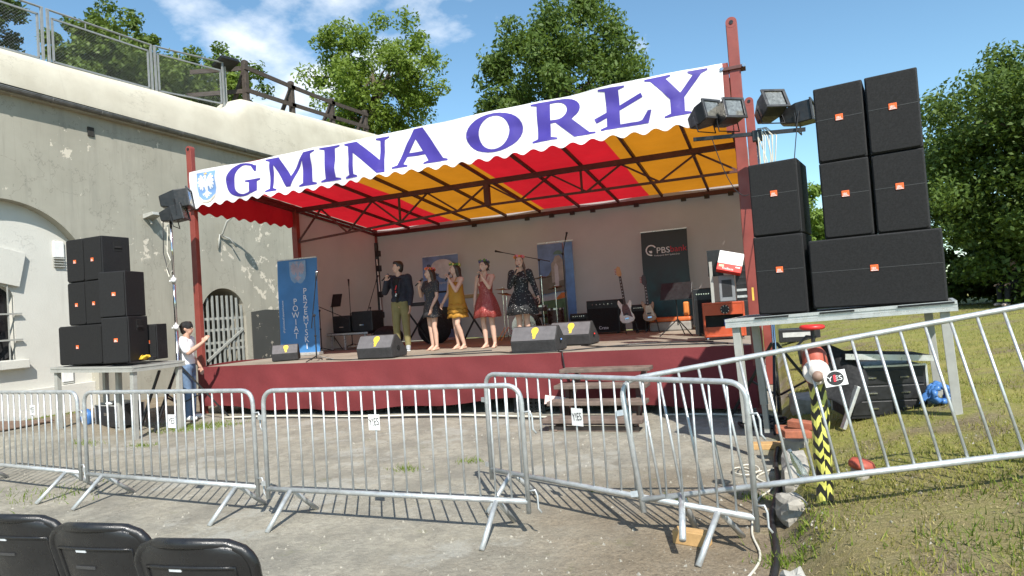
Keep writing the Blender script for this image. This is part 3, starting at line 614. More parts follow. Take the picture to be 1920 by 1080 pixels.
L_ = [[(0, 0), (.78, 0), (.84, .3), (.78, .3), (.68, .1), (.62, .08), (.33, .08), (.33, .42), (.72, .63), (.69, .74), (.33, .55), (.33, .92), (.43, .96), (.43, 1), (0, 1), (0, .96), (.11, .92), (.11, .43), (-.1, .32), (-.07, .21), (.11, .3), (.11, .08), (0, .04)]]
Y_ = [[(.28, 0), (.72, 0), (.72, .04), (.62, .08), (.62, .42), (.92, .9), (1.02, .96), (1.02, 1), (.7, 1), (.7, .96), (.78, .9), (.56, .54), (.34, .92), (.42, .96), (.42, 1), (-.02, 1), (-.02, .96), (.08, .92), (.39, .42), (.39, .08), (.28, .04)]]
for nm, P, xa, xb in (('letter_g', G_, 1.0, 1.83), ('letter_m', M_, 1.95, 3.1), ('letter_i', I_, 3.2, 3.62), ('letter_n', N_, 3.72, 4.62), ('letter_a', A_, 4.68, 5.72), ('letter_o', O_, 6.08, 7.06), ('letter_r', R_, 7.2, 8.2), ('letter_l', L_, 8.28, 9.04), ('letter_y', Y_, 8.98, 9.86)):
    w_ = max(p[0] for p in P[0]) - min(0, min(p[0] for p in P[0]) if nm != 'letter_l' else 0)
    lay(nm, P, xa, btop(xa) - .645, (xb - xa) / w_, .615, violet)
def eagle():                                    # heraldic eagle, unit box, centred at 0
    wing = [(.06, .2), (.14, .34), (.25, .45), (.33, .42), (.30, .34), (.40, .36), (.43, .28), (.36, .24), (.45, .2), (.44, .12), (.36, .12), (.43, .04), (.39, -.03), (.32, .02), (.36, -.08), (.3, -.14), (.25, -.06), (.24, -.16), (.17, -.14), (.16, -.02), (.08, -.05)]
    body = [(.0, .2), (.05, .26), (.04, .36), (-.02, .42), (-.1, .4), (-.13, .34), (-.06, .34), (-.06, .26), (-.08, .15), (-.09, -.05), (-.05, -.2), (-.16, -.3), (-.22, -.28), (-.2, -.36), (-.1, -.34), (-.03, -.25), (-.13, -.42), (-.05, -.4), (0, -.5), (.05, -.4), (.13, -.42), (.03, -.25), (.1, -.34), (.2, -.36), (.22, -.28), (.16, -.3), (.05, -.2), (.09, -.05), (.08, .15)]
    return [[wing], [[(-x, y) for x, y in wing][::-1]], [body], [[(-.08, .44), (-.11, .52), (-.05, .48), (-.01, .54), (.03, .48), (.07, .52), (.05, .44)]]]
shield = [(-.5, .5), (.5, .5), (.5, -.1), (.42, -.3), (.25, -.45), (0, -.56), (-.25, -.45), (-.42, -.3), (-.5, -.1)]
blue_p = pm('light blue print', (.19, .33, .62), .55, 0, .1); silver_p = pm('silver print', (.72, .74, .78), .5, 0, .1, 20); gold_p = pm('gold print', (.62, .42, .12), .5)
cr_ = lay('crest', [shield], .49, 4.42, .5, .56, blue_p)
for k, e in enumerate(eagle()): lay('eagle', e, .49, 4.43, .5, .5, silver_p if k < 3 else gold_p, .011, cr_)
lay('ribbon', [[(-.5, -.44), (-.36, -.5), (-.2, -.62), (0, -.66), (.2, -.62), (.36, -.5), (.5, -.44), (.44, -.56), (.2, -.72), (0, -.76), (-.2, -.72), (-.44, -.56)]], .49, 4.475, .46, .5, pm('cream ribbon print', (.6, .55, .45), .6), .011, cr_)
# ------------------------------------------------------------------ wooden steps
st = thing('wooden_steps', 'brown wooden steps with open risers in front of the stage', 'steps', (8.16, -.1, 0))
stepw = pm('worn brown step wood', (.15, .11, .088), .8, 0, .4, 6, .3, 40)
for k, (z, y) in enumerate(((.73, -.3), (.54, -.6), (.355, -.88), (.17, -1.15))):
    w_ = 1.3 if k < 2 else 1.34
    MB().bx(-w_ / 2, w_ / 2, y - .17, y + .13, z - .055, z).build('tread', stepw, st, bevel=.008)
for x in (-.5, .5):
    MB().bar((x, .02, .62), (x, -1.22, -.06), .05, .16).build('stringer', stepw, st)
    for z, y in ((.54, -.6), (.355, -.88)): MB().bar((x, y, .0), (x, y, z - .056), .06).build('leg', drkst, st)
MB().bar((-.6, -1.2, .03), (.6, -1.2, .03), .06).build('sill_beam', stepw, st)
MB().bar((-.55, -1.1, .1), (.55, -1.1, .1), .03, .03).build('batten', pm('raw batten', (.5, .4, .25), .8), st)
# ================================================================== BARRIERS
def fillet_path(P, r, n=6):
    out = [Vector(P[0])]
    for a, b_, c_ in zip(P[:-2], P[1:-1], P[2:]):
        a, b_, c_ = Vector(a), Vector(b_), Vector(c_); p = b_ + (a - b_).normalized() * r; q = b_ + (c_ - b_).normalized() * r
        for k in range(n + 1): t_ = k / n; out.append(p * (1 - t_) ** 2 + b_ * 2 * t_ * (1 - t_) + q * t_ ** 2)
    out.append(Vector(P[-1])); return out
BL = 2.4
def barrier_proto():
    r = thing('crowd_barrier', 'x', 'barrier', (0, 0, 0), 0, 'galvanised crowd barriers')
    MB().tube(fillet_path([(0, 0, .17), (0, 0, 1.1), (BL, 0, 1.1), (BL, 0, .17)], .13), .019, 10).build('frame', galv, r, True)
    MB().tube([(0, 0, .255), (BL, 0, .255)], .021, 10).build('bottom_rail', galv, r, True)
    n = 18; b0 = MB().tube([(0, 0, .255), (0, 0, 1.1)], .0085, 6).build('bar', galv, r, True); b0.location = (BL / (n + 1), 0, 0)
    for k in range(1, n): share(b0, (BL * (k + 1) / (n + 1), 0, 0))
    for x in (.25, BL - .25):
        MB().tube([(x, -.012, .25), (x, -.31, .0)], .02, 10).build('foot', galv, r, True); MB().tube([(x, .012, .25), (x, .31, .0)], .02, 10).build('foot', galv, r, True)
    for z in (.9, .33):
        MB().tube([(BL + .01, 0, z), (BL + .06, 0, z + .01), (BL + .075, 0, z - .03), (BL + .075, 0, z - .12), (BL + .1, 0, z - .15)], .008, 6).build('hook', galv, r, True)
        MB().bx(-.06, -.012, -.012, .012, z - .05, z - .01).build('eye', galv, r)
    return r
bp = barrier_proto()
def place(o, loc, rot, label): o.matrix_world = Matrix.Translation(loc) @ rot.to_4x4(); o['label'] = label; return o
def euler(z, y=0, x=0): return Matrix.Rotation(z, 3, 'Z') @ Matrix.Rotation(y, 3, 'Y') @ Matrix.Rotation(x, 3, 'X')
b1 = place(copy_tree(bp), (1.2, -4.66, .0), euler(R(-5.4)), 'crowd barrier cut by the left edge of the picture')
b2 = place(copy_tree(bp), (3.76, -4.93, .0), euler(R(-3.4)), 'crowd barrier in front of the left speaker platform, second from the left edge')
b3 = place(copy_tree(bp), (6.3, -5.10, .0), euler(R(.3)), 'crowd barrier in the centre, standing in front of the red skirt')
b4 = place(copy_tree(bp), (8.04, -4.26, .0), euler(R(-22.5)), 'crowd barrier set back at an angle in front of the wooden steps')
b5 = place(bp, (9.535, -4.98, .01), euler(R(1.5), R(-8.9), R(-12.5)), 'tilted crowd barrier climbing the grassy bank on the right')
b5.scale = (1.13, 1, 1)
def yes_sign(bar, x, z, txt='Y!ES', w=.105, h=.125, rot=0.):
    s = MB().bx(x - w / 2, x + w / 2, -.014, -.0115, z - h / 2, z + h / 2).build('paper_sign', paper, bar)
    flat('lettering', text_mesh(txt, .062), inkb, s, Matrix.Translation((x, -.016, z)) @ XZ @ Matrix.Rotation(R(6), 4, 'Z'), (.82, 1.35)); return s
yes_sign(b3, 1.13, .83); yes_sign(b2, 1.35, .82, 'YES', .105, .125); yes_sign(b1, 1.55, .9, 'YES', .1, .11); yes_sign(b4, 1.03, .79, 'Y!ES', .11, .135)
s = MB().bx(1.19, 1.31, -.014, -.0115, .81, .91).build('round_sign', paper, b5); sx_, sz_ = 1.25, .86
flat('disc', curve_mesh([ellipse(0, 0, .045, .045)]), inkb, s, Matrix.Translation((sx_, -.0165, sz_)) @ XZ)
flat('lettering', text_mesh('Y', .044), white, s, Matrix.Translation((sx_ - .029, -.0185, sz_ - .002)) @ XZ, (1.1, 1)); flat('lettering', text_mesh('ES', .044), white, s, Matrix.Translation((sx_ + .016, -.0185, sz_ - .002)) @ XZ)
flat('slash', ([(-.006, -.022, 0), (.007, -.022, 0), (.011, .022, 0), (-.002, .022, 0)], [(0, 1, 2, 3)]), pm('red print', (.7, .03, .05), .5), s, Matrix.Translation((sx_ - .006, -.0195, sz_)) @ XZ)
# ================================================================== PLATFORMS
def platform(name, label, W, D, h, legs, loc, rot):
    r = thing(name, label, 'platform', loc, 0, 'speaker platforms', rot)
    MB().bx(.03, W - .03, .03, D - .03, h - .05, h - .004).build('deck', pm('grey deck board', (.16, .155, .145), .8, 0, .25, 6), r)
    for a, b_ in (((0, 0), (W, 0)), ((0, D), (W, D)), ((0, 0), (0, D)), ((W, 0), (W, D))):
        e = MB(); ax = 0 if a[1] == b_[1] else 1; o_ = -.005 if (a[1] == 0 and ax == 0) or (a[0] == 0 and ax == 1) else .005
        for k, (z0, z1, p_) in enumerate(((h - .03, h, .0), (h - .055, h - .032, -.008), (h - .09, h - .057, .0))):
            if ax == 0: y0 = a[1] + (p_ if a[1] == 0 else -p_) * -1; e.bx(0, W, min(y0, y0 + .03 * (1 if a[1] == 0 else -1)), max(y0, y0 + .03 * (1 if a[1] == 0 else -1)), z0, z1)
            else: x0 = a[0] + (p_ if a[0] == 0 else -p_) * -1; e.bx(min(x0, x0 + .03 * (1 if a[0] == 0 else -1)), max(x0, x0 + .03 * (1 if a[0] == 0 else -1)), .031, D - .031, z0, z1)
        e.build('edge_profile', alu if 'right' in label else greyleg, r)
    for x, y, z0 in legs:
        l_ = MB().bar((x, y, z0 + .32 if z0 > -.05 and 'right' in label and x < .3 else z0), (x, y, h - .09), .075).build('leg', greyleg, r, bevel=.004)
        if z0 > -.05 and 'right' in label and x < .3: MB().bar((x, y, z0), (x, y, z0 + .33), .055).build('foot_tube', greyleg, l_)
    return r
E_R = euler(R(-10.3), R(-2.0)); OR = Vector((10.02, -2.46, 0))
prx = platform('speaker_platform', 'aluminium edged platform on tall legs under the right speaker stack', 2.0, 1.0, 1.395, [(.09, .08, -.0), (1.9, .08, .37), (1.78, .9, .42), (.1, .92, .05)], OR, E_R)
MB().bx(.3, .62, -.012, -.007, 1.372, 1.39).build('tape', blackm, prx); MB().bx(.9, 1.2, -.012, -.007, 1.372, 1.39).build('tape', blackm, prx); MB().bx(1.55, 1.98, -.012, -.007, 1.372, 1.39).build('tape', blackm, prx)
OLf = Vector((-1.03, -2.24, 0))
pl = platform('speaker_platform', 'grey platform on square legs under the left speaker stack', 2.0, 1.0, 1.2, [(.07, .08, .02), (1.93, .08, -.01), (1.93, .92, -.01), (.07, .92, .05), (1.0, .5, .0)], OLf, euler(R(-.8), R(1.2)))
# ================================================================== SPEAKERS
def speaker(label, w_, h_, d_, loc, rz_, badge=(0, 0), group='black loudspeaker cabinets', seam=True, handle=None):
    r = thing('loudspeaker', label, 'speaker', loc, rz_, group)
    MB().bx(-w_ / 2, w_ / 2, .018, d_, 0, h_).build('cabinet', cabin, r, bevel=.012)
    g_ = MB(); g_.prism(rrect(-w_ / 2 + .012, w_ / 2 - .012, .012, h_ - .012, .03), 0, .03, Matrix.Translation((0, .026, 0)) @ XZ); g_.build('grille', grill, r, bevel=.006)
    zb = h_ / 2 + badge[1]
    if seam: MB().bx(-w_ / 2 + .014, w_ / 2 - .014, -.0062, -.003, zb - .0025, zb + .0025).build('grille_seam', pm('grille seam', (.05, .05, .05), .5), r)
    bd = MB().bx(badge[0] - .033, badge[0] + .033, -.011, -.0045, zb - .03, zb + .03).build('badge', orange, r, bevel=.004)
    flat('lettering', text_mesh('JBL', .036), white, bd, Matrix.Translation((badge[0], -.0125, zb - .006)) @ XZ)
    flat('border', ([(-.03, -.026, 0), (.03, -.026, 0), (.03, -.022, 0), (-.03, -.022, 0)], [(0, 1, 2, 3)]), white, bd, Matrix.Translation((badge[0], -.0122, zb)) @ XZ)
    if handle:
        hz = h_ * handle; hs = MB().bx(w_ / 2 - .004, w_ / 2 + .004, d_ * .42, d_ * .42 + .15, hz - .09, hz + .09).build('handle_cup', pm('handle recess', (.006, .006, .006), .8), r, bevel=.003)
        MB().bar((w_ / 2 + .006, d_ * .42 + .01, hz - .02), (w_ / 2 + .006, d_ * .42 + .14, hz - .02), .025, .03).build('handle', blackp, hs)
    return r
def onR(a, off, z): p = OR + Matrix.Rotation(R(-10.3), 3, 'Z') @ Vector((a, off, 0)); return (p.x, p.y, z + .0)
zr = lambda a: 1.395 + .035 * a
for lab, a0, a1, z0, z1 in (('lower black loudspeaker of the narrow column beside the stage post', .27, .745, zr(.5) + .008, 2.215), ('upper black loudspeaker of the narrow column below the spotlight bar', .275, .745, 2.22, 2.965),
    ('top left black loudspeaker of the right stack', .94, 1.365, 2.865, 3.6), ('top right black loudspeaker of the right stack', 1.385, 1.81, 2.865, 3.6), ('black loudspeaker under the top left one in the right stack', .94, 1.365, 2.122, 2.86), ('black loudspeaker under the top right one in the right stack', 1.385, 1.81, 2.122, 2.86)):
    speaker(lab, a1 - a0, z1 - z0, .58, onR((a0 + a1) / 2, .1 + random.uniform(-.01, .02), z0), R(-10.3 + random.uniform(-1.2, 1.2)), (0, (z1 - z0) * .06), seam=True)
speaker('wide black subwoofer at the bottom of the right stack', 1.1, .665, .68, onR(1.34, .07, zr(1.34) + .012), R(-10.3), (0, .02))
def onL(x, y): return (x, y)
ZL = 1.215
speaker('wide black subwoofer at the bottom left of the left stack', 1.07, .66, .62, (-.38, -2.13, ZL), R(0), (-.06, -.03), seam=False)
k_ = 0
for z, zn in ((ZL + .665, 'in the lower row of the square of four'), (ZL + .665 + .735, 'in the top row of the square of four')):
    for x, xn in ((-.47, 'left'), (-.035, 'right')):
        speaker('%s black loudspeaker %s on the left stack' % (xn, zn), .43, .73, .52, (x, -2.1 + random.uniform(0, .02), z), R(0 + random.uniform(-1, 1)), (0, -.02), seam=False, handle=.78 if xn == 'right' else None)
speaker('bottom black loudspeaker of the right column of the left stack', .46, .745, .5, (.56, -2.2, ZL), R(17), (.02, .0), seam=False, handle=.8)
speaker('upper black loudspeaker of the right column of the left stack', .46, .745, .5, (.52, -2.19, ZL + .75), R(17), (.04, .0), seam=False)
speaker('small black loudspeaker tucked behind the right column on the left platform', .3, .6, .3, (.58, -1.62, ZL), R(17), (0, 0), seam=False)
yt = thing('ratchet_strap', 'yellow strap with black buckle lying on the left platform', 'strap', (.82, -1.9, ZL))
b = MB(); b.tube([(-.12 + .24 * k / 14, .03 * math.sin(k * 1.1), .03 + .05 * abs(math.sin(k * .7))) for k in range(15)], .035, 6, True, .3); b.build('webbing', pm('yellow webbing', (.7, .42, .03), .6), yt, True)
MB().box((.16, .02, .035), (.09, .06, .06)).build('buckle', blackm, yt, bevel=.01)
# ================================================================== LIGHT STANDS
def flood(parent_loc, label, rot, s=1., stand=None):
    r = thing('stage_floodlight', label, 'spotlight', parent_loc, 0, 'stage floodlights', rot)
    b = MB(); f_, k_ = .115 * s, .075 * s; l_ = .34 * s
    b.add([(-k_, 0, -k_ * .9), (k_, 0, -k_ * .9), (k_, 0, k_ * .9), (-k_, 0, k_ * .9), (-f_, -l_ * .55, -f_), (f_, -l_ * .55, -f_), (f_, -l_ * .55, f_), (-f_, -l_ * .55, f_), (-f_, -l_, -f_), (f_, -l_, -f_), (f_, -l_, f_), (-f_, -l_, f_)],
          [(0, 1, 2, 3), (0, 4, 5, 1), (1, 5, 6, 2), (2, 6, 7, 3), (3, 7, 4, 0), (4, 8, 9, 5), (5, 9, 10, 6), (6, 10, 11, 7), (7, 11, 8, 4), (8, 11, 10, 9)])
    b.build('housing', blackm, r, bevel=.012 * s)
    fr = MB()
    for x0, x1, z0, z1 in ((-f_ - .012, f_ + .012, f_ - .02, f_ + .012), (-f_ - .012, f_ + .012, -f_ - .012, -f_ + .02), (-f_ - .012, -f_ + .02, -f_ + .02, f_ - .02), (f_ - .02, f_ + .012, -f_ + .02, f_ - .02)): fr.bx(x0 * s, x1 * s, -l_ - .02, -l_ + .004, z0, z1)
    fr.build('lens_frame', pm('worn black metal', (.05, .05, .052), .4, .3), r, bevel=.004)
    MB().bx(-f_ + .02, f_ - .02, -l_ - .004, -l_ - .001, -f_ + .02, f_ - .02).build('lens', pm('lamp lens', (.35, .34, .3), .12, .6, .4, 30), r)
    MB().tube([(-f_ - .02, -l_ * .5, 0), (-f_ - .02, -l_ * .5, -.2 * s), (f_ + .02, -l_ * .5, -.2 * s), (f_ + .02, -l_ * .5, 0)], .009, 6).build('yoke', blackm, r)
    return r
def tripod(r, z, spread, hub, rot=0):
    for k in range(3):
        a = R(rot + 120 * k); MB().bar((.03 * math.cos(a), .03 * math.sin(a), hub), (spread * math.cos(a), spread * math.sin(a), .01), .03, .03).build('leg', blackm, r)
        MB().bar((.03 * math.cos(a), .03 * math.sin(a), hub * .35), (spread * .5 * math.cos(a), spread * .5 * math.sin(a), hub * .5), .022, .022).build('strut', blackm, r)
rs_ = thing('light_stand', 'tall lighting stand with a cross bar behind the narrow speaker column', 'light stand', (10.42, -.72, 0), 0, 'lighting stands')
MB().tube([(0, 0, .1), (0, 0, 1.5)], .026, 10).build('lower_pole', chrome, rs_, True); MB().tube([(0, 0, 1.5), (0, 0, 3.66)], .021, 10).build('upper_pole', chrome, rs_, True)
MB().bar((-.78, 0, 3.71), (.56, 0, 3.62), .045, .045).build('cross_bar', blackm, rs_); MB().bx(-.06, .06, -.04, .04, 3.56, 3.7).build('bracket', blackm, rs_, bevel=.01)
tripod(rs_, 0, .75, 1.0, 25)
MB().tube(sag((.5, -.05, 3.85), (.36, -.3, 2.95), -.05) + sag((.36, -.3, 2.95), (.2, -.1, 2.4), .1)[1:], .006, 5).build('cable', cableb, rs_)
MB().tube(sag((-.55, -.05, 3.7), (-.15, 0, 2.9), .25), .006, 5).build('cable', cableb, rs_)
cw = MB(); rd = random.Random(4)
for k in range(9): x = .02 + .02 * k; cw.tube([(x * .6, -.02, 3.72), (x + rd.uniform(-.03, .05), -.03 + rd.uniform(-.03, .03), 3.6), (x + rd.uniform(-.05, .06), -.03, 3.3), (x * .7 + rd.uniform(-.05, .05), 0, 3.02)], .007, 5)
cw.build('white_cable_bundle', cablew, rs_, True)
ZB = 3.66
for x, z, ry, rx, lab in ((-.66, .21, 48, -14, 'black stage floodlight at the left end of the spotlight bar'), (-.36, .2, 38, -12, 'second black stage floodlight on the spotlight bar, against the red post'), (.17, .18, 30, -25, 'third black stage floodlight on the spotlight bar, right of the pole'), (.43, .16, 78, -4, 'black stage floodlight at the right end of the spotlight bar')):
    flood((10.36 + x - .08 * math.sin(R(ry)), -.72 + .14, ZB + z + (-x * .066) + .03), lab, Matrix.Rotation(R(ry), 3, 'Z') @ Matrix.Rotation(R(rx), 3, 'X'), 1.12)
ls = thing('light_stand', 'chrome lighting stand left of the stage with two floodlights on top', 'light stand', (.46, -.95, 0), 0, 'lighting stands')
MB().tube([(0, 0, .05), (0, 0, 1.75)], .033, 10).build('lower_pole', chrome, ls, True); MB().tube([(0, 0, 1.75), (-.0, 0, 2.6)], .028, 10).build('middle_pole', chrome, ls, True); MB().tube([(0, 0, 2.6), (0, 0, 3.7)], .022, 10).build('upper_pole', chrome, ls, True)
for z in (1.75, 2.6): MB().lathe([(.02, z - .05), (.045, z - .05), (.045, z + .03), (.02, z + .03)], 12).build('clamp', white, ls, True); MB().bx(-.1, -.03, -.01, .01, z - .03, z).build('clamp_knob', white, ls)
MB().bx(-.16, .16, -.02, .02, 3.66, 3.7).build('cross_bar', blackm, ls); tripod(ls, 0, .8, 1.05, 50)
MB().tube([(-.08, 0, 3.6), (-.1, -.02, 3.1), (-.02, -.03, 2.95), (-.16, 0, 2.8), (-.08, -.02, 2.65), (-.0, -.03, 2.75)], .009, 5).build('cable', cablew, ls); MB().tube([(-.18, 0, 3.75), (-.22, 0, 3.1), (-.1, 0, 2.7)], .008, 5).build('cable', cableb, ls)
flood((.30, -1.0, 4.02), 'upper black floodlight on top of the left lighting stand', Matrix.Rotation(R(128), 3, 'Z') @ Matrix.Rotation(R(-8), 3, 'X'), 1.45)
flood((.30, -1.0, 3.74), 'lower black floodlight hung under the other on the left lighting stand', Matrix.Rotation(R(120), 3, 'Z') @ Matrix.Rotation(R(-12), 3, 'X'), 1.2)
# ================================================================== CHAIRS
def chair(label, x, y, rz_, lift=0.):
    r = thing('plastic_chair', label, 'chair', (x, y, 0), rz_, 'black plastic audience chairs')
    pl_ = pm('glossy black plastic', (.016, .016, .017), .33, 0, .2, 9, .25, 220)
    W, z0, z1 = .235, .50, .875 + lift
    def out(u, v, o=0.):
        z = z0 + (z1 - z0) * v; k = 1 - .10 * (1 - v) ** 2; x_ = (2 * u - 1) * W * k
        rr = .09
        if z > z1 - rr:
            t_ = (z - (z1 - rr)) / rr; lim = W - rr + rr * math.sqrt(max(0, 1 - t_ * t_)); x_ = (2 * u - 1) * lim
        return Vector((x_, -.03 - .11 * v + .05 * (2 * u - 1) ** 2 + o, z - .018 * (2 * u - 1) ** 2 * v))
    b = MB(); b.grid(out, 24, 22); o = b.build('backrest', pl_, r, True, solid=.016)
    rim = [out(0, k / 20) for k in range(21)] + [out(k / 24, 1) for k in range(1, 24)] + [out(1, 1 - k / 20) for k in range(21)]
    MB().tube(rim, .019, 8, True).build('rim', pl_, o, True)
    def onb(u, v): p = out(u, v); p.y -= .0095; return p
    for (u0, u1, v0, v1), m_, nm in (((.3, .52, .60, .625), pm('moulded highlight', (.05, .05, .052), .3), 'moulded_ledge'), ((.36, .47, .765, .79), pm('chair label', (.62, .64, .66), .4), 'label_plate')):
        g_ = MB(); g_.grid(lambda u, v: onb(u0 + (u1 - u0) * u, v0 + (v1 - v0) * v), 6, 2); g_.build(nm, m_, o, False, solid=.006)
    rb = [onb(.12, .1 + .7 * k / 12) for k in range(13)] + [onb(.12 + .76 * k / 10, .8) for k in range(1, 11)] + [onb(.88, .8 - .7 * k / 12) for k in range(1, 13)]
    MB().tube(rb, .006, 6).build('moulded_rib', pl_, o, True)
    MB().grid(lambda u, v: ((2 * u - 1) * .22, .0 + .40 * v, .45 - .02 * math.sin(math.pi * v) + .015 * (2 * u - 1) ** 2), 12, 10).build('seat', pl_, r, True, solid=.018)
    for sx in (-1, 1):
        MB().tube([(sx * .2, -.15, 0), (sx * .19, -.02, .43), (sx * .18, -.04, .62)], .013, 8).build('leg', chrome, r, True); MB().tube([(sx * .2, .42, 0), (sx * .19, .3, .43)], .013, 8).build('leg', chrome, r, True)
    MB().tube([(-.2, -.0, .40), (.2, -.0, .40)], .012, 8).build('cross_tube', blackm, r); MB().box((.24, .02, .52), (.05, .08, .1)).build('linking_clip', blackp, r, bevel=.01)
    return r
chair('black plastic chair cut by the left edge of the foreground', 7.36, -7.62, R(7), .05)
chair('middle black plastic chair of the foreground row', 7.92, -7.66, R(7), .06)
chair('rightmost black plastic chair of the foreground row', 8.49, -7.72, R(9), .06)
# ================================================================== ON THE STAGE
cover_g = pm('grey monitor cover', (.115, .108, .112), .85, 0, .15, 8, .3, 200); yel = pm('yellow print', (.72, .5, .05), .6); rub = pm('dark monitor front', (.028, .027, .028), .8, 0, .25, 10, .3, 120)
face_logo = [(-.3, .1), (-.33, .3), (-.28, .42), (-.18, .5), (-.02, .54), (.14, .52), (.27, .43), (.33, .28), (.3, .1), (.2, -.06), (.14, -.2), (.13, -.44), (-.12, -.46), (-.1, -.3), (-.2, -.16), (-.18, -.06)]
def wedge(label, x, y, rz_, w_=.74, s=1.1, led=None):
    r = thing('stage_monitor', label, 'stage monitor', (x, y, HS), rz_, 'wedge stage monitors')
    M = Matrix(((0, 0, 1, 0), (1, 0, 0, 0), (0, 1, 0, 0), (0, 0, 0, 1)))
    prof_ = [(0, .012), (-.03, .17), (.11, .375), (.19, .385), (.5, .1), (.48, .012)]
    MB().prism([(a * s, b_ * s) for a, b_ in prof_], -w_ / 2, w_ / 2, M).build('cabinet', rub, r, bevel=.014)
    up = Vector((0, .14, .205)).normalized(); nn = Vector((0, -.205, .14)).normalized()
    F = Matrix((( 1, 0, 0, 0), (0, up.y, nn.y, 0), (0, up.z, nn.z, 0), (0, 0, 0, 1))); c0 = Vector((0, .04 * s, .2725 * s)) + nn * .002
    cv = MB().prism(rrect(-w_ / 2 + .012, w_ / 2 - .012, -.118 * s, .118 * s, .02), 0, .008, Matrix.Translation(c0) @ F).build('cover', cover_g, r, bevel=.003)
    flat('printed_logo', curve_mesh([face_logo]), yel, cv, Matrix.Translation(c0 + nn * .0105 + Vector((.02, 0, 0))) @ F, (.17 * s, .195 * s))
    MB().lathe([(0, .0), (.045, .0), (.045, .012), (0, .012)], 16, Matrix.Translation((w_ / 2 - .002, .2 * s, .16 * s)) @ Matrix.Rotation(R(90), 4, 'Y')).build('handle_hole', pm('hole black', (.004, .004, .004), .9), r)
    if led: MB().ball((w_ / 2 + .012, .2 * s, .17 * s), .016).build('power_light', led, r)
    return r
ledr = pm('red reflector', (.8, .03, .02), .3); ledb = pm('blue socket', (.15, .3, .7), .3)
wedge('wedge stage monitor at the left end of the stage edge', 1.38, .75, R(34), .5, .85)
wedge('wedge stage monitor in front of the man in the jacket', 3.78, .32, R(2), .72)
wedge('wedge stage monitor in front of the woman in black', 6.82, .3, R(-1), .78, led=ledb)
wedge('wedge stage monitor set back beside the bass amplifier', 7.05, 1.55, R(-3), .76, led=ledr)
# roll-up banners
def rollup(name, label, x0, x1, y, z1, rz_, mat, lean=.06):
    W = x1 - x0; r = thing(name, label, 'roll-up banner', ((x0 + x1) / 2, y, HS), rz_, 'roll-up banners'); H = z1 - HS
    MB().grid(lambda u, v: ((u - .5) * W * (1 - .0 * v) + .008 * math.sin(v * 7), lean * v + .01 * math.sin(u * 5 + v * 3), .06 + (H - .06) * v), 10, 24).build('sheet', mat, r, True)
    MB().bx(-W / 2 - .02, W / 2 + .02, -.09, .09, 0, .07).build('base', alu, r, bevel=.015); MB().bx(-W / 2, W / 2, lean - .012, lean + .012, H - .015, H + .012).build('top_rail', alu, r)
    MB().tube([(0, .05, .05), (0, lean + .03, H)], .012).build('pole', alu, r)
    return r, W, H, (lambda x, z: Matrix.Translation((x, lean * (z - .06) / (H - .06) - .016, z)) @ XZ)
def pr(name, polys, mat, parent, M, sc=(1, 1), lift=0.): return flat(name, curve_mesh(polys), mat, parent, Matrix.Translation((0, -lift, 0)) @ M, sc)
def ptext(txt, size, mat, parent, M, lift=.004, sc=(1, 1), rot=0): return flat('lettering', text_mesh(txt, size), mat, parent, Matrix.Translation((0, -lift, 0)) @ M @ Matrix.Rotation(R(rot), 4, 'Z'), sc)
bluebn = pm('blue banner print', (.07, .25, .56), .5, 0, .14, 1.4, 0, 70, .25)
r, W, H, at = rollup('roll_up_banner', 'blue roll-up banner with a coat of arms and vertical white lettering at the left side', -.04, 1.02, 2.25, 3.12, R(4), bluebn)
sh = pr('shield', [shield], pm('pale blue print', (.2, .33, .5), .5), r, at(.03, 1.88), (.44, .52))
for e in eagle(): pr('eagle', e, pm('grey lilac print', (.36, .33, .4), .5), r, at(.03, 1.9), (.42, .46), .004)
for k, ch in enumerate('POWIAT'): ptext(ch, .19, silver_p, r, at(-.07, 1.22 - .155 * k))
for k, ch in enumerate('PRZEMYSKI'): ptext(ch, .19, silver_p, r, at(.2, 1.44 - .155 * k))
ptext('www.powiat.przemysl.pl', .075, silver_p, r, at(-.39, .9), .004, (1, 1), -90)
skyp = pm('photo print sky', (.16, .27, .5), .5, 0, .35, 2.5, 0, 70, .15); whp = pm('cloud print', (.5, .52, .55), .5, 0, .15)
r, W, H, at = rollup('roll_up_banner', 'blue sky roll-up banner with dark lettering behind the women on the left', 1.66, 2.74, 5.9, 3.22, 0, skyp)
pr('cloud', [ellipse(.1, 1.98, .34, .2)], whp, r, at(0, 0)); pr('cloud', [ellipse(.2, 1.75, .22, .1)], whp, r, at(0, 0), (1, 1), .003)
ptext('POWIAT', .21, inkb, r, at(.02, 1.99), .008); ptext('PRZEMYSKI', .15, inkb, r, at(.06, 1.8), .008); ptext('zaprasza', .1, whp, r, at(.1, 1.55), .008)
MB().bx(-.52, .52, -.01, .0, 1.28, 1.33).build('printed_band', inkb, r); MB().bx(-.52, .52, -.01, .0, .3, .9).build('printed_band', pm('dark print', (.03, .04, .03), .6), r)
r, W, H, at = rollup('roll_up_banner', 'roll-up banner with a castle tower photo and blue side strip behind the drums', 5.02, 5.95, 5.9, 3.25, 0, whp)
pr('photo', [[(-.46, 1.0), (.24, 1.08), (.2, 2.28), (-.46, 2.28)]], skyp, r, at(0, 0)); brick_p = pm('castle print', (.34, .33, .3), .6, 0, .2, 8)
pr('castle', [[(-.46, 1.02), (.22, 1.09), (.22, 1.72), (.1, 1.74), (-.0, 1.74), (-.02, 1.68), (-.1, 1.66), (-.2, 1.5), (-.46, 1.4)]], pm('hill print', (.16, .16, .13), .6), r, at(0, 0), (1, 1), .004)
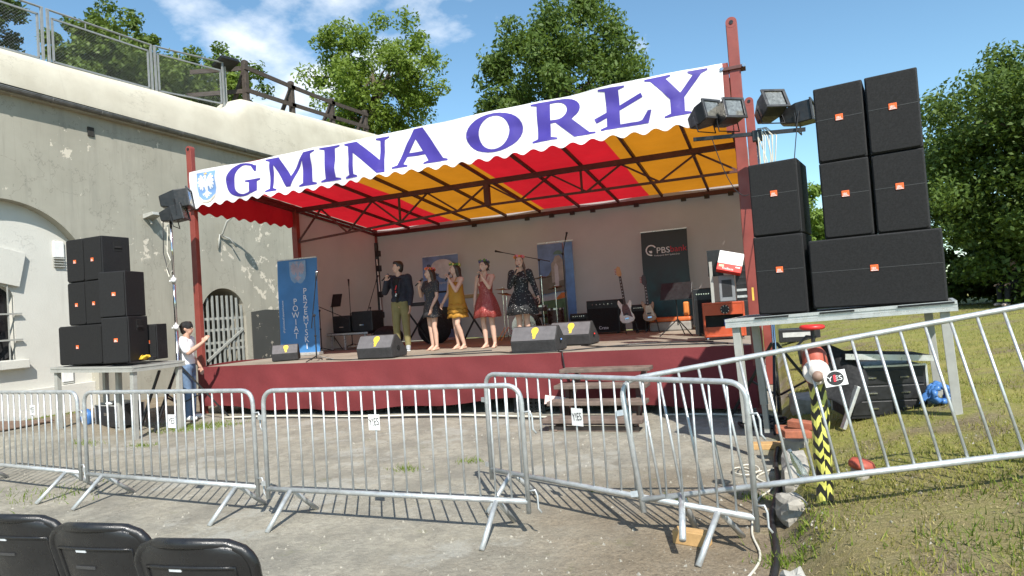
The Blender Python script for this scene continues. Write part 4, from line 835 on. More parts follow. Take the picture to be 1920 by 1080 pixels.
pr('castle', [[(-.12, 1.3), (.2, 1.36), (.2, 1.84), (.1, 1.98), (.0, 1.96), (-.06, 1.84), (-.12, 1.78)]], brick_p, r, at(0, 0), (1, 1), .008); pr('castle', [[(-.04, 1.2), (.06, 1.2), (.06, 1.7), (.01, 1.8), (-.04, 1.7)]], whp, r, at(0, 0), (1, 1), .011)
pr('dome', [ellipse(.08, 2.0, .12, .1, 0, 180, 12)], pm('dome print', (.1, .2, .18), .6), r, at(0, 0), (1, 1), .008)
pr('side_strip', [[(.24, .07), (.46, .07), (.46, 2.28), (.24, 2.28)]], pm('blue strip print', (.12, .27, .55), .5), r, at(0, 0), (1, 1), .004); ptext('powiat.przemysl.pl', .17, inkb, r, at(.35, 1.0), .009, (1, 1), 90)
pr('printed_band', [[(-.46, .3), (.22, .3), (.22, .9), (-.46, .85)]], pm('green print', (.1, .2, .1), .6, 0, .4, 6), r, at(0, 0), (1, 1), .004); pr('printed_band', [[(-.1, .86), (.2, .92), (.22, 1.04), (.1, 1.04)]], pm('orange print', (.6, .2, .05), .6), r, at(0, 0), (1, 1), .006)
t = NT('dark bank print'); X = t.xyz(); t.col(t.mix(t.mth('MULTIPLY', t.rng(X[2], 1.7, .5), t.rng(t.noise(1.6, 3), .35, .6)), (.018, .022, .026), (.012, .075, .085))); t.rough(.45)
r, W, H, at = rollup('roll_up_banner', 'dark bank roll-up banner with white and red lettering at the back right', 7.63, 8.7, 5.9, 3.25, 0, t.m)
pr('logo_ring', [ellipse(-.3, 1.87, .13, .13, 30, 280, 22) + ellipse(-.3, 1.87, .1, .1, 30, 280, 22)[::-1]], silver_p, r, at(0, 0)); pr('logo_ring', [[(-.36, 1.86), (-.28, 1.86), (-.28, 1.8), (-.33, 1.81)]], silver_p, r, at(0, 0), (1, 1), .003)
ptext('PBS', .2, silver_p, r, at(-.03, 1.85), .004, (1.05, 1)); ptext('bank', .2, pm('red bank print', (.5, .02, .04), .5), r, at(.32, 1.86), .004, (1., 1)); ptext('Podkarpacki Bank Spółdzielczy', .048, silver_p, r, at(.05, 1.74))
# stands
def mic_stand(label, loc, h, arm=None, mat=blackm, tip=True, rot=0):
    r = thing('microphone_stand', label, 'microphone stand', loc, R(rot), 'microphone stands')
    for k in range(3): a = R(120 * k + 20); MB().tube([(0, 0, .1), (.3 * math.cos(a), .3 * math.sin(a), .012)], .009, 6).build('leg', mat, r)
    MB().tube([(0, 0, .06), (0, 0, h * .55)], .013, 8).build('lower_pole', mat, r); MB().tube([(0, 0, h * .55), (0, 0, h)], .009, 8).build('upper_pole', mat, r); MB().ball((0, 0, h * .55), .022).build('clutch', mat, r)
    e = Vector((0, 0, h)); d = Vector((0, 0, 1))
    if arm:
        a, b_ = Vector(arm[0]), Vector(arm[1]); MB().tube([a, b_], .009, 8).build('boom', mat, r); MB().ball(Vector((0, 0, h)), .028).build('boom_clutch', mat, r); e = b_; d = (b_ - a).normalized()
    if tip: mc = MB().tube([e, e + d * .15], [.012, .022], 10).build('microphone', blackp, r, True); MB().ball(e + d * .17, .028).build('grille_ball', chrome if tip == 2 else blackm, mc, True)
    return r
mic_stand('microphone stand with a long raised boom at the front left of the stage', (2.42, .42, HS), .86, ((-.1, .05, .62), (.12, -.08, 1.5)), blackm, 2, 10)
mic_stand('straight microphone stand behind the left music stand', (.2, 4.6, HS), 1.6, None, blackm)
mic_stand('slanted microphone stand in front of the back curtain on the left', (.75, 4.7, HS), 1.0, ((-.12, 0, .85), (.22, 0, 1.65)), blackm)
mic_stand('low boom stand next to the blue roll-up banner', (.25, 3.3, HS), 1.0, ((-.15, 0, 1.15), (.75, .1, .75)), blackm, False)
mic_stand('boom stand reaching over from the drums behind the woman in red', (5.75, 3.9, HS), 1.75, ((.25, 0, 1.7), (-.85, 0, 2.0)), blackm)
mic_stand('tall boom stand in front of the castle roll-up banner', (6.05, 4.7, HS), 1.9, ((.0, 0, 1.9), (.12, -.1, 2.2)), blackm)
def music_stand(label, loc, rz_, h=1.12, w_=.5):
    r = thing('music_stand', label, 'music stand', loc, rz_, 'music stands')
    for k in range(3): a = R(120 * k + 90); MB().tube([(0, 0, .32), (.36 * math.cos(a), .36 * math.sin(a), .01)], .011, 6).build('leg', blackm, r)
    MB().tube([(0, 0, .2), (0, 0, h)], .013, 8).build('pole', blackm, r); MB().box((0, .03, h + .13), (w_, .012, .34), Matrix.Rotation(R(-22), 3, 'X')).build('desk', blackm, r, bevel=.004); MB().box((0, -.06, h - .03), (w_, .07, .012)).build('lip', blackm, r); return r
music_stand('black music stand near the left side curtain', (.02, 4.1, HS), R(8)); music_stand('black music stand with spread legs at the right of the stage', (8.75, 3.0, HS), R(-10), .72, .6)
dk = thing('equipment_table', 'low black flight case table with silver edge near the left curtain', 'table', (.75, 4.0, HS))
MB().bx(-.6, .6, -.35, .35, .36, .42).build('top', blackp, dk); MB().bx(-.61, .61, -.362, -.35, .37, .41).build('edge', alu, dk)
for x in (-.5, -.1, .5): MB().bar((x, -.3, 0), (x, -.3, .36), .04).build('leg', alu, dk)
for x, w_, h_, lab, d_ in ((-.25, .5, .42, 'black equipment case on the low table near the left curtain', .5), (.35, .6, .5, 'larger black equipment case on the low table near the left curtain', .5)):
    o = thing('equipment_case', lab, 'case', (.75 + x, 4.05, HS + .42)); MB().bx(-w_ / 2, w_ / 2, -.25, .25, 0, h_).build('body', blackp, o, bevel=.02); MB().bx(-w_ / 2 - .004, w_ / 2 + .004, -.256, .256, h_ * .6, h_ * .62).build('seam', blackm, o); MB().bx(-.06, .06, -.27, -.25, h_ * .3, h_ * .36).build('handle', chrome, o)
for x, y, w_, h_, lab in ((1.75, 3.9, .8, .5, 'black bag on the floor between the left mic stands and the man'), (2.6, 4.7, .9, .75, 'black covered case behind the man in the jacket')):
    o = tag(MB().ball((0, 0, h_ * .5), (w_ / 2, .3, h_ * .55), 16, 10).build('soft_bag', blackc, None, True), lab, 'bag'); o.location = (x, y, HS)
pol = thing('light_tree', 'dark tall lamp pole with a bright tube in front of the left back corner', 'lamp pole', (.62, 5.35, HS))
MB().tube([(0, 0, 0), (0, 0, 2.75)], .055, 8).build('pole', blackm, pol)
for z in (2.45, 2.05, 1.35, .8): MB().box((.06, -.03, z), (.12, .1, .16)).build('lamp_head', blackm, pol, bevel=.01)
MB().tube([(.09, -.06, .25), (.03, -.06, 2.3)], .016, 8).build('tube_light', pm('dull white tube', (.7, .7, .66), .3), pol); MB().lathe([(0, 0), (.3, 0), (.3, .03), (.05, .05)], 16).build('base', blackm, pol)
# keyboards
def keyboard(label, x, y, w_, z, rz_=0, m=blackp):
    r = thing('keyboard', label, 'keyboard', (x, y, HS), rz_, 'keyboards on stands')
    MB().bx(-w_ / 2, w_ / 2, -.16, .16, z, z + .09).build('body', m, r, bevel=.01); MB().bx(-w_ / 2 + .06, w_ / 2 - .06, .0, .15, z + .09, z + .1).build('keys', white, r)
    for s_ in (-1, 1): MB().bar((s_ * .35, 0, 0), (-s_ * .35, 0, z), .035).build('stand_bar', blackm, r)
    return r
keyboard('black keyboard on a crossed stand behind the man', 2.3, 4.4, 1.0, .95); keyboard('keyboard with a brassy panel behind the woman in mustard', 3.75, 4.6, 1.0, 1.05, R(-6), pm('brass panel', (.3, .22, .1), .4, .3))
# drum kit
dr = thing('drum_kit', 'drum kit with cymbals behind the woman in black', 'drum kit', (5.05, 4.75, HS)); drm = pm('dark drum shell', (.05, .022, .018), .3); skin = pm('drum skin', (.62, .6, .55), .5); bronze = pm('bronze cymbal', (.2, .15, .08), .35, .7)
def drum(nm, loc, r_, h_, M=None):
    M = Matrix.Translation(loc) @ (M or Matrix.Identity(4)); o = MB().lathe([(r_, 0), (r_, h_)], 24, M).build(nm, drm, dr, True); smooth_by_angle(o)
    MB().lathe([(0, h_ + .004), (r_ * .97, h_ + .004)], 24, M).build('skin', skin, o); MB().lathe([(r_ * 1.0, h_ - .03), (r_ * 1.04, h_ - .03), (r_ * 1.04, h_ + .012), (r_ * .97, h_ + .012)], 24, M).build('hoop', chrome, o); return o
drum('bass_drum', (.0, .2, .3), .29, .42, Matrix.Rotation(R(90), 4, 'X')); drum('tom', (-.18, .05, .78), .15, .2, Matrix.Rotation(R(18), 4, 'X')); drum('tom', (.2, .05, .78), .16, .22, Matrix.Rotation(R(18), 4, 'X')); drum('floor_tom', (.6, .35, .3), .2, .36); drum('snare', (.42, -.25, .62), .18, .13)
def cymbal(x, y, z, r_, tilt):
    c_ = MB().lathe([(.0, .03), (.04, .025), (.06, .012), (r_, -.01), (r_, -.013), (.05, .005), (0, .02)], 28, Matrix.Translation((x, y, z)) @ Matrix.Rotation(R(tilt), 4, 'Y')).build('cymbal', bronze, dr, True); s_ = MB().tube([(x, y, .05), (x, y, z + .05)], .011, 8).build('cymbal_stand', chrome, dr)
    for k in range(3): a = R(120 * k); MB().tube([(x, y, .3), (x + .24 * math.cos(a), y + .24 * math.sin(a), 0)], .009, 6).build('leg', chrome, s_)
for q in ((-.55, -.05, 1.2, .2, 4), (-.42, -.15, 1.08, .22, 12), (.32, .3, 1.42, .26, -4), (.75, 0, 1.15, .2, -10)): cymbal(*q)
MB().lathe([(0, .46), (.16, .46), (.17, .5), (.15, .54), (0, .55)], 20, Matrix.Translation((.1, .85, 0))).build('stool', blackp, dr, True)
# amplifiers
def amp(label, x, y, w_, h_, d_, rz_, m, gm, txt=None, name='guitar_amplifier'):
    r = thing(name, label, 'amplifier', (x, y, HS), rz_, 'amplifiers at the back'); MB().bx(-w_ / 2, w_ / 2, 0, d_, .03, h_).build('cabinet', m, r, bevel=.015); MB().bx(-w_ / 2 + .03, w_ / 2 - .03, -.008, .01, .06, h_ * .76).build('grille', gm, r); MB().bx(-w_ / 2 + .03, w_ / 2 - .03, -.006, .01, h_ * .8, h_ - .03).build('control_panel', blackm, r)
    for k in range(6): MB().lathe([(0, 0), (.014, 0), (.012, .02), (0, .02)], 10, Matrix.Translation((-w_ * .3 + k * w_ * .12, -.006, h_ * .88)) @ Matrix.Rotation(R(90), 4, 'X')).build('knob', chrome, r)
    for sx in (-1, 1): MB().bx(sx * (w_ / 2 - .08) - .02, sx * (w_ / 2 - .08) + .02, .05, .1, 0, .03).build('foot', blackp, r)
    if txt: flat('lettering', text_mesh(txt, .1), silver_p, r, Matrix.Translation((-.0, -.012, .14)) @ XZ)
    return r
amp('large black bass amplifier behind the white bass guitar', 6.78, 5.15, .78, .78, .45, R(-4), blackp, grill, 'Crate'); amp('small black amplifier left of the large bass amplifier', 6.15, 5.3, .42, .5, .35, R(3), blackp, grill); amp('black amplifier with pale trim behind the red cabinet', 9.28, 2.55, .34, .86, .3, R(4), blackp, grill, None)
amp('black amplifier half hidden behind the white bass guitar', 7.6, 5.3, .4, .62, .35, R(-5), blackp, grill)
# guitars
def guitar(label, loc, rz_, tilt, body_m, guard_m, head_m, bass=True):
    r = thing('electric_guitar', label, 'guitar', loc, 0, 'electric guitars', Matrix.Rotation(rz_, 3, 'Z') @ Matrix.Rotation(R(-10), 3, 'X') @ Matrix.Rotation(R(tilt), 3, 'Y')); s = 1.0 if bass else .88
    out_ = [(-.03, .0), (-.12, .02), (-.165, .09), (-.165, .18), (-.12, .26), (-.115, .32), (-.15, .4), (-.165, .47), (-.15, .53), (-.12, .53), (-.09, .46), (-.06, .42), (.04, .42), (.075, .43), (.1, .48), (.13, .485), (.145, .44), (.135, .37), (.105, .29), (.11, .23), (.15, .16), (.16, .08), (.12, .02), (.03, 0)]
    MB().prism([(x * s, z * s) for x, z in out_], 0, .045, XZ).build('body', body_m, r, bevel=.01)
    MB().prism([(x * s, z * s) for x, z in [(-.07, .17), (-.085, .3), (-.06, .41), (.05, .41), (.09, .3), (.11, .17), (.13, .1), (.1, .12), (.0, .18)]], .0465, .049, XZ).build('pickguard', guard_m, r)
    nl_ = (1.05 if bass else .92) * s; nk = MB().box((0, -.05, .4 * s + (nl_ - .4 * s) / 2), (.052, .022, nl_ - .4 * s)).build('neck', pm('dark fretboard', (.05, .03, .022), .5), r)
    for k in range(7): MB().box((0, -.0625, nl_ - .06 - .07 * k), (.022, .003, .01)).build('inlay', white, nk)
    hd_ = MB().prism([(-.03, nl_), (-.065, nl_ + .05), (-.06, nl_ + .19), (-.02, nl_ + .24), (.03, nl_ + .2), (.045, nl_ + .05), (.03, nl_)], .035, .055, XZ).build('headstock', head_m, r, bevel=.004)
    for k in range(4): MB().tube([(-.06, -.045, nl_ + .07 + .035 * k), (-.1, -.045, nl_ + .075 + .035 * k)], .008, 6).build('tuning_peg', chrome, hd_)
    for z in (.1, .2): MB().box((0, -.053, z * s), (.085, .012, .028)).build('bridge' if z < .15 else 'pickup', chrome if z < .15 else blackp, r)
    for sx in (-1, 1): MB().tube([(sx * .1, -.07, -.02), (sx * .12, .1, .03), (sx * .14, .15, -.22), (sx * .16, -.1, -.25)], .012, 6).build('stand_arm', blackm, r)
    return r
guitar('white bass guitar with brown pickguard on a floor stand', (7.52, 4.4, HS + .24), R(-6), -9, pm('cream lacquer', (.72, .68, .6), .25, 0, .03), pm('tortoise guard', (.12, .04, .02), .3), pm('maple', (.5, .27, .12), .4)); guitar('brown electric guitar on a stand beside the dark roll-up banner', (7.93, 4.75, HS + .24), R(4), -5, pm('sunburst lacquer', (.32, .18, .08), .3, 0, .5, 5), pm('cream guard', (.5, .42, .3), .4), pm('dark head', (.04, .025, .02), .4), False)
gc = thing('guitar_case', 'orange trimmed guitar case lying below the dark roll-up banner', 'case', (8.3, 5.2, HS)); MB().bx(-.45, .45, -.2, .2, .0, .2).build('lower_shell', pm('grey case', (.25, .24, .22), .7), gc, bevel=.03); MB().bx(-.45, .45, -.2, .2, .205, .3).build('lid', pm('orange case', (.5, .12, .03), .5), gc, bevel=.03); MB().bx(.3, .42, -.12, .1, .31, .62).build('strap_bag', pm('orange nylon', (.6, .2, .04), .6), gc, bevel=.03)
# red cabinet, rack and the cardboard box at the right
redlac = pm('red orange tolex', (.42, .065, .02), .45, 0, .12, 5, .3, 120)
rc = thing('red_combo_cabinet', 'red orange open cabinet on castors at the right end of the stage', 'cabinet', (9.68, 1.55, HS), R(7)); w_, h_ = .64, .58
for x0, x1, z0, z1 in ((-.32, -.29, .05, h_ + .02), (.29, .32, .05, h_ + .02), (-.29, .29, h_ - .01, h_ + .02), (-.29, .29, .05, .08)): MB().bx(x0, x1, -.15, .2, z0, z1).build('panel', redlac, rc, bevel=.004)
MB().bx(-.289, .289, -.145, -.12, .4, h_ - .012).build('upper_panel', redlac, rc); MB().bx(-.289, .289, -.145, -.12, .081, .21).build('lower_panel', redlac, rc); MB().bx(-.289, .289, .17, .19, .081, h_ - .012).build('speaker_board', blackp, rc); MB().bx(.0, .22, -.1, .1, .215, .33).build('tucked_cloth', pm('blue cloth', (.06, .09, .3), .8), rc, bevel=.02)
pl_ = MB().lathe([(0, 0), (.075, 0), (.07, .015), (0, .015)], 8, Matrix.Translation((.02, -.145, .485)) @ Matrix.Rotation(R(90), 4, 'X')).build('socket_plate', blackm, rc)
for k in range(8): a = R(45 * k + 22); MB().ball((.02 + .06 * math.cos(a), -.162, .485 + .06 * math.sin(a)), .009, 8, 5).build('screw', chrome, pl_)
for x in (-.27, .27):
    for y in (-.12, .16): MB().lathe([(0, -.015), (.025, -.015), (.025, .015), (0, .015)], 12, Matrix.Translation((x, y, .026)) @ Matrix.Rotation(R(90), 4, 'Y')).build('castor', chrome, rc)
rk = thing('amplifier_rack', 'grey and black equipment rack behind the red cabinet beside the stage post', 'rack', (9.74, 2.15, HS), R(3))
MB().bx(-.3, .32, 0, .5, 0, .6).build('lower_case', blackp, rk, bevel=.01); MB().bx(-.14, .12, -.03, .4, .6, 1.05).build('monitor_cabinet', pm('grey cabinet', (.2, .21, .22), .6), rk, bevel=.015); MB().bx(-.09, .07, -.036, -.03, .68, .97).build('monitor_grille', blackp, rk); MB().bx(.14, .34, .0, .45, .6, 1.2).build('mixer_stack', blackm, rk)
for k in range(5): MB().bx(.145, .335, -.008, 0, .65 + .11 * k, .69 + .11 * k).build('rack_panel', alu if k < 2 else blackp, rk)
MB().bar((-.25, 0, .55), (-.25, 0, 1.3), .05).build('upright', greyleg, rk); MB().bx(-.3, -.05, .1, .3, 1.05, 1.5).build('laptop_stand', blackm, rk)
bxo = thing('cardboard_box', 'white and red cardboard box perched tilted on the equipment rack', 'box', (9.78, 2.0, 2.02), 0, None, Matrix.Rotation(R(4), 3, 'Z') @ Matrix.Rotation(R(15), 3, 'Y') @ Matrix.Rotation(R(-14), 3, 'X'))
MB().bx(-.2, .2, -.06, .12, .12, .34).build('carton', white, bxo, bevel=.006); rd_ = pm('red carton print', (.65, .04, .03), .5); rs2 = MB().bx(-.2, .2, -.058, .118, .0, .118).build('red_side', rd_, bxo, bevel=.006)
flat('lettering', text_mesh('Kiełbasa', .055, 'CENTER'), white, rs2, Matrix.Translation((-.02, -.0605, .04)) @ XZ); MB().bx(-.17, -.09, -.0605, -.058, .06, .1).build('print_label', pm('cream print', (.6, .55, .35), .6), rs2); MB().bx(.1, .17, -.0605, -.058, .075, .095).build('print_label', white, rs2)
# microphone cables across the deck
for i, (P, lab) in enumerate((([(4.6, .8), (5.3, .55), (6.0, .65), (6.5, .3), (7.3, .35), (8.2, 1.1), (9.0, 1.2), (9.6, 1.0)], 'black cable running along the right half of the stage floor'), ([(2.5, .6), (3.2, .3), (3.7, .55), (4.4, .6), (4.9, .9), (5.8, 1.2)], 'black cable curving past the monitor in front of the man'), ([(7.3, 1.4), (8.0, .8), (8.9, .7), (9.9, .5)], 'black cable near the front edge at the right end of the stage'), ([(.8, 1.5), (1.3, .9), (1.9, 1.1), (2.4, .6)], 'black cable by the left wedge monitor'))):
    V = [Vector((x, y, HS + .01)) for x, y in P]; Q = []
    for k in range(len(V) - 1):
        p0, p1, p2, p3 = V[max(k - 1, 0)], V[k], V[k + 1], V[min(k + 2, len(V) - 1)]
        for j in range(6): t_ = j / 6; Q.append(.5 * ((2 * p1) + (p2 - p0) * t_ + (2 * p0 - 5 * p1 + 4 * p2 - p3) * t_ ** 2 + (3 * p1 - p0 - 3 * p2 + p3) * t_ ** 3))
    tag(MB().tube(Q, .011, 6).build('stage_cable', cableb), lab, 'cable', 'cables on the stage floor')
# ================================================================== PEOPLE
def skinm(name, c_): return pm(name, c_, .55, 0, .08, 12)
skin_a = skinm('skin tone', (.56, .35, .26)); skin_b = skinm('warm skin tone', (.48, .28, .2)); lipm = pm('lips', (.42, .12, .1), .5); eyem = pm('dark eyes', (.03, .02, .015), .25); eyew = pm('eye white', (.75, .73, .7), .3)
def remesh(mb, name, mat, parent, vox=.010, smooth=4):
    me = mb.mesh(name); o = bpy.data.objects.new(name, me); COL.objects.link(o)
    m = o.modifiers.new('r', 'REMESH'); m.mode = 'VOXEL'; m.voxel_size = vox; m.use_smooth_shade = True
    s = o.modifiers.new('s', 'SMOOTH'); s.iterations = smooth; s.factor = .5
    dg = bpy.context.evaluated_depsgraph_get(); new = bpy.data.meshes.new_from_object(o.evaluated_get(dg)); o.modifiers.clear(); o.data = new; bpy.data.meshes.remove(me)
    new.materials.clear(); new.materials.append(mat); new.polygons.foreach_set('use_smooth', [True] * len(new.polygons)); o.parent = parent; return o
def hand(mb, wr, d, pn, curl=60, s=1., side=1):
    # wr wrist, d direction of the hand, pn palm normal (fingers curl towards it), side: thumb side sign
    wr, d, pn = Vector(wr), Vector(d).normalized(), Vector(pn); pn = (pn - d * pn.dot(d)).normalized(); sd = d.cross(pn) * side
    for k in range(4):
        o = (k - 1.5) * .019; mb.cap(wr + sd * o * .55 + d * .01, wr + sd * o + d * .082 * s, .013, .011, 8)
        p = wr + sd * o + d * .085 * s; dd = d.copy(); ln = (.036, .042, .040, .030)[k] if side > 0 else (.030, .040, .042, .036)[k]
        for j in range(3):
            a = R(curl * (.7, 1., .7)[j]); dd = (dd * math.cos(a) + pn * math.sin(a)).normalized() if j == 0 else (dd * math.cos(a) + (pn * d.dot(dd) - d * pn.dot(dd)) * math.sin(a)).normalized()
            q = p + dd * ln * (1, .75, .6)[j]; mb.cap(p, q, .0095 - .001 * j, .0085 - .001 * j, 8); p = q
    t0 = wr + sd * .026 + d * .025; t1 = t0 + (sd * .7 + d * .6 + pn * .45).normalized() * .04; t2 = t1 + (d * .7 + pn * .7).normalized() * .032
    mb.cap(t0, t1, .013, .011, 8); mb.cap(t1, t2, .0105, .009, 8)
def arm_pts(sh, el, wr): return [Vector(sh), Vector(sh).lerp(Vector(el), .5), Vector(el), Vector(el).lerp(Vector(wr), .35), Vector(wr)]
def person(label, loc, rz_, H, sp, seated=False):
    r = thing('person', label, 'person', loc, rz_, sp.get('group', 'singers on the stage')); S = H / 1.70; r.scale = (S, S, S)
    male = sp.get('male', False); sk = sp.get('skin', skin_a); fw = 1.12 if male else 1.0
    b = MB(); hy = sp.get('head', 0.); HM = Matrix.Translation((0, 0, 0)) @ Matrix.Rotation(R(hy), 4, 'Z') @ Matrix.Rotation(R(sp.get('nod', 0)), 4, 'X')
    lean = sp.get('lean', 0.)
    legs = sp.get('legs', [((-.085, 0, .9), (-.085, -.015, .48), (-.085, .01, .085), (-.02, -1)), ((.085, 0, .9), (.085, -.015, .48), (.085, .01, .085), (.05, -1))])
    pel = Vector(sp.get('pelvis', (0, 0, .93)))
    tz = pel.z - .93; T = Vector((pel.x, pel.y, tz))
    b.ball(pel, (.16 * (1 if not male else .98), .115, .13), 16, 10); b.ball(T + Vector((0, 0, 1.07)), (.122 * fw, .092, .16), 16, 10); b.ball(T + Vector((0, .005, 1.25)), (.148 * fw, .105, .17), 16, 10)
    if not male:
        for sx in (-1, 1): b.ball(T + Vector((sx * .068, -.075, 1.245)), (.058, .055, .06))
    shx = .165 * fw; shz = 1.375; b.cap(T + Vector((-shx + .03, .005, shz)), T + Vector((shx - .03, .005, shz)), .058, .058); b.cap(T + Vector((0, .01, 1.36)), T + Vector((0, -.008, 1.5)), .058 * fw, .05 * fw)
    hc = T + Vector((0, -.012, 1.5))
    def hp(p): return hc + (HM @ Vector(p))
    HR = HM.to_3x3(); b.ball(hp((0, 0, .095)), (.073, .092, .108), 18, 12, HR); b.ball(hp((0, -.04, .035)), (.055, .052, .06), 14, 10, HR); b.ball(hp((0, -.055, .02)), (.03, .035, .03), 10, 8, HR)
    b.cap(hp((0, -.088, .095)), hp((0, -.104, .066)), .010, .014, 8)
    for sx in (-1, 1): b.ball(hp((sx * .075, .012, .08)), (.011, .022, .032), 8, 6, HR); b.ball(hp((sx * .03, -.084, .1)), (.02, .012, .012), 8, 6, HR)
    for hip, kn, an, ft in legs:
        hip, kn, an = T * 0 + Vector(hip), Vector(kn), Vector(an); lw = 1.0 if not male else 1.02
        b.cap(hip, hip.lerp(kn, .5), .088 * lw, .07 * lw); b.cap(hip.lerp(kn, .5), kn, .07 * lw, .05 * lw); b.cap(kn, kn.lerp(an, .35) + Vector((0, .012, 0)), .049, .053); b.cap(kn.lerp(an, .35) + Vector((0, .012, 0)), an, .053, .034)
        fd = Vector((ft[0], ft[1], 0)).normalized(); az = an.z - .085
        b.cap(Vector((an.x, an.y, az + .035)) - fd * .03, Vector((an.x, an.y, az + .028)) + fd * .1, .033, .03, 10); b.cap(an, Vector((an.x, an.y, az + .04)) + fd * .09, .034, .026, 10)
        sd = Vector((-fd.y, fd.x, 0))
        if not sp.get('shoes'):
            for k in range(5): b.cap(Vector((an.x, an.y, az + .018)) + fd * .12 + sd * (k - 2) * .014, Vector((an.x, an.y, az + .014)) + fd * (.165 - .008 * abs(k - 1)) + sd * (k - 2) * .016, .012, .009, 6)
    for k, (el, wr, hd, pn, curl, side) in enumerate(sp['arms']):
        sh = T + Vector(((-1, 1)[k] * shx, .005, shz)); el, wr = Vector(el), Vector(wr)
        b.cap(sh, sh.lerp(el, .5), .052 * fw, .043 * fw); b.cap(sh.lerp(el, .5), el, .043 * fw, .036 * fw); b.cap(el, el.lerp(wr, .35), .036 * fw, .038 * fw); b.cap(el.lerp(wr, .35), wr, .038 * fw, .025 * fw)
        hand(b, wr, hd, pn, curl, 1., side)
    remesh(b, 'body', sk, r, .0095, 3)
    for sx in (-1, 1):
        e = MB().ball(hp((sx * .03, -.0875, .098)), (.013, .006, .007), 10, 6, HR).build('eye', eyew, r, True); MB().ball(hp((sx * .03, -.0925, .098)), (.006, .003, .006), 8, 6, HR).build('iris', eyem, e, True)
        MB().cap(hp((sx * .014, -.093, .118)), hp((sx * .046, -.084, .119)), .0035, .003, 6).build('eyebrow', sp['hairm'], r)
    if sp.get('mouth', 1): MB().ball(hp((0, -.091, .034)), (.02, .007, .009), 10, 6, HR).build('mouth', lipm, r, True)
    # hair
    h_ = MB(); h_.ball(hp((0, .022, .118)), (.083, .092, .1), 16, 10, HR); h_.ball(hp((0, .035, .07)), (.08, .07, .09), 14, 10, HR)
    kind = sp['hair']
    if kind == 'long':
        for sx in (-1, 1): h_.cap(hp((sx * .072, .02, .1)), T + Vector((sx * .09, .03, 1.36)), .04, .042, 10); h_.cap(T + Vector((sx * .09, .04, 1.36)), T + Vector((sx * .085, .055 if sx > 0 else -.05, 1.16)), .042, .022, 10)
        h_.cap(hp((0, .075, .08)), T + Vector((0, .1, 1.15)), .06, .06, 12)
    if kind == 'up': h_.ball(hp((0, .09, .1)), .05); h_.cap(hp((.05, .03, .08)), hp((.085, .06, .0)), .02, .01, 8)
    if kind == 'braid':
        for k in range(6): h_.ball(T + Vector((.085 + .008 * k, -.03 - .012 * k, 1.47 - .05 * k)), .03 - .002 * k)
        h_.cap(hp((.06, .0, .08)), T + Vector((.09, -.03, 1.47)), .03, .03, 10)
    if kind == 'short': h_.ball(hp((0, -.02, .175)), (.062, .075, .042), 14, 8, HR); h_.ball(hp((0, -.055, .185)), (.05, .035, .03), 10, 8, HR)
    remesh(h_, 'hair', sp['hairm'], r, .011, 2)
    sp['clothes'](r, T, sp, hp, HR); return r
def crown(r, hp, HR, cols, seed):
    rd = random.Random(seed); fc = MB(); n = 15
    root = MB().tube([hp((.08 * math.cos(2 * math.pi * k / 20), .015 + .094 * math.sin(2 * math.pi * k / 20), .178 - .014 * math.sin(2 * math.pi * k / 20))) for k in range(21)], .009, 6).build('flower_crown', pm('leaf green crown', (.05, .1, .03), .7), r, True)
    for k in range(n):
        a = 2 * math.pi * k / n + .2; c_ = hp((.086 * math.cos(a), .015 + .1 * math.sin(a), .182 - .014 * math.sin(a) + rd.uniform(-.01, .02))); q = MB(); s_ = rd.uniform(.016, .026)
        for j in range(5): t_ = 2 * math.pi * j / 5; q.ball(c_ + Vector((math.cos(t_) * s_ * .7, rd.uniform(-.5, .5) * s_ * .5, math.sin(t_) * s_ * .7)), s_ * .62, 6, 4)
        q.build('flower', cols[k % len(cols)], root, True)
def loft(rings, n=36, wave=0., wn=9, seed=0):      # rings: (z, rx, ry, cx, cy)
    b = MB(); m = len(rings)
    for i, (z, rx, ry, cx, cy) in enumerate(rings):
        k_ = (i / (m - 1)) ** 2
        for k in range(n): a = 2 * math.pi * k / n; w_ = 1 + wave * k_ * math.sin(wn * a + seed); b.v.append((cx + rx * w_ * math.cos(a), cy + ry * w_ * math.sin(a), z + .012 * k_ * math.sin(wn * a * .5 + 1)))
    b.f = [(i * n + k, i * n + (k + 1) % n, (i + 1) * n + (k + 1) % n, (i + 1) * n + k) for i in range(m - 1) for k in range(n)]; return b
def sleeve(r, T, sp, k, frac, rad, mat, name='sleeve'):
    el, wr = Vector(sp['arms'][k][0]), Vector(sp['arms'][k][1]); fw = 1.12 if sp.get('male') else 1.; sh = T + Vector(((-1, 1)[k] * (.165 * fw - .005), .005, 1.378)); P = [sh, sh.lerp(el, .4), el]; 
    if frac > 1: P += [el.lerp(wr, .4), el.lerp(wr, frac - 1)]
    else: P = [sh, sh.lerp(el, frac * .5), sh.lerp(el, frac)]
    q = MB(); 
    for a, c_, ra, rb in zip(P[:-1], P[1:], rad[:-1], rad[1:]): q.cap(a, c_, ra, rb, 12)
    return q
def spotted(name, base, spot, scale, thr, sparkle=False):
    t = NT(name); v = t.voronoi(scale); f = t.ramp(v, [(thr, 1.), (thr + .06, 0.)]); t.col(t.mix(f, t.mix(t.noise(9, 3), tuple(k * .7 for k in base), base), spot)); t.rough(.8 if not sparkle else t.mix(f, (.5,) * 3, (.15,) * 3))
    if sparkle: t.put(t.mth('MULTIPLY', f, .6), t.b.inputs['Metallic']); t.bump(v, .8, .01)
    return t.m
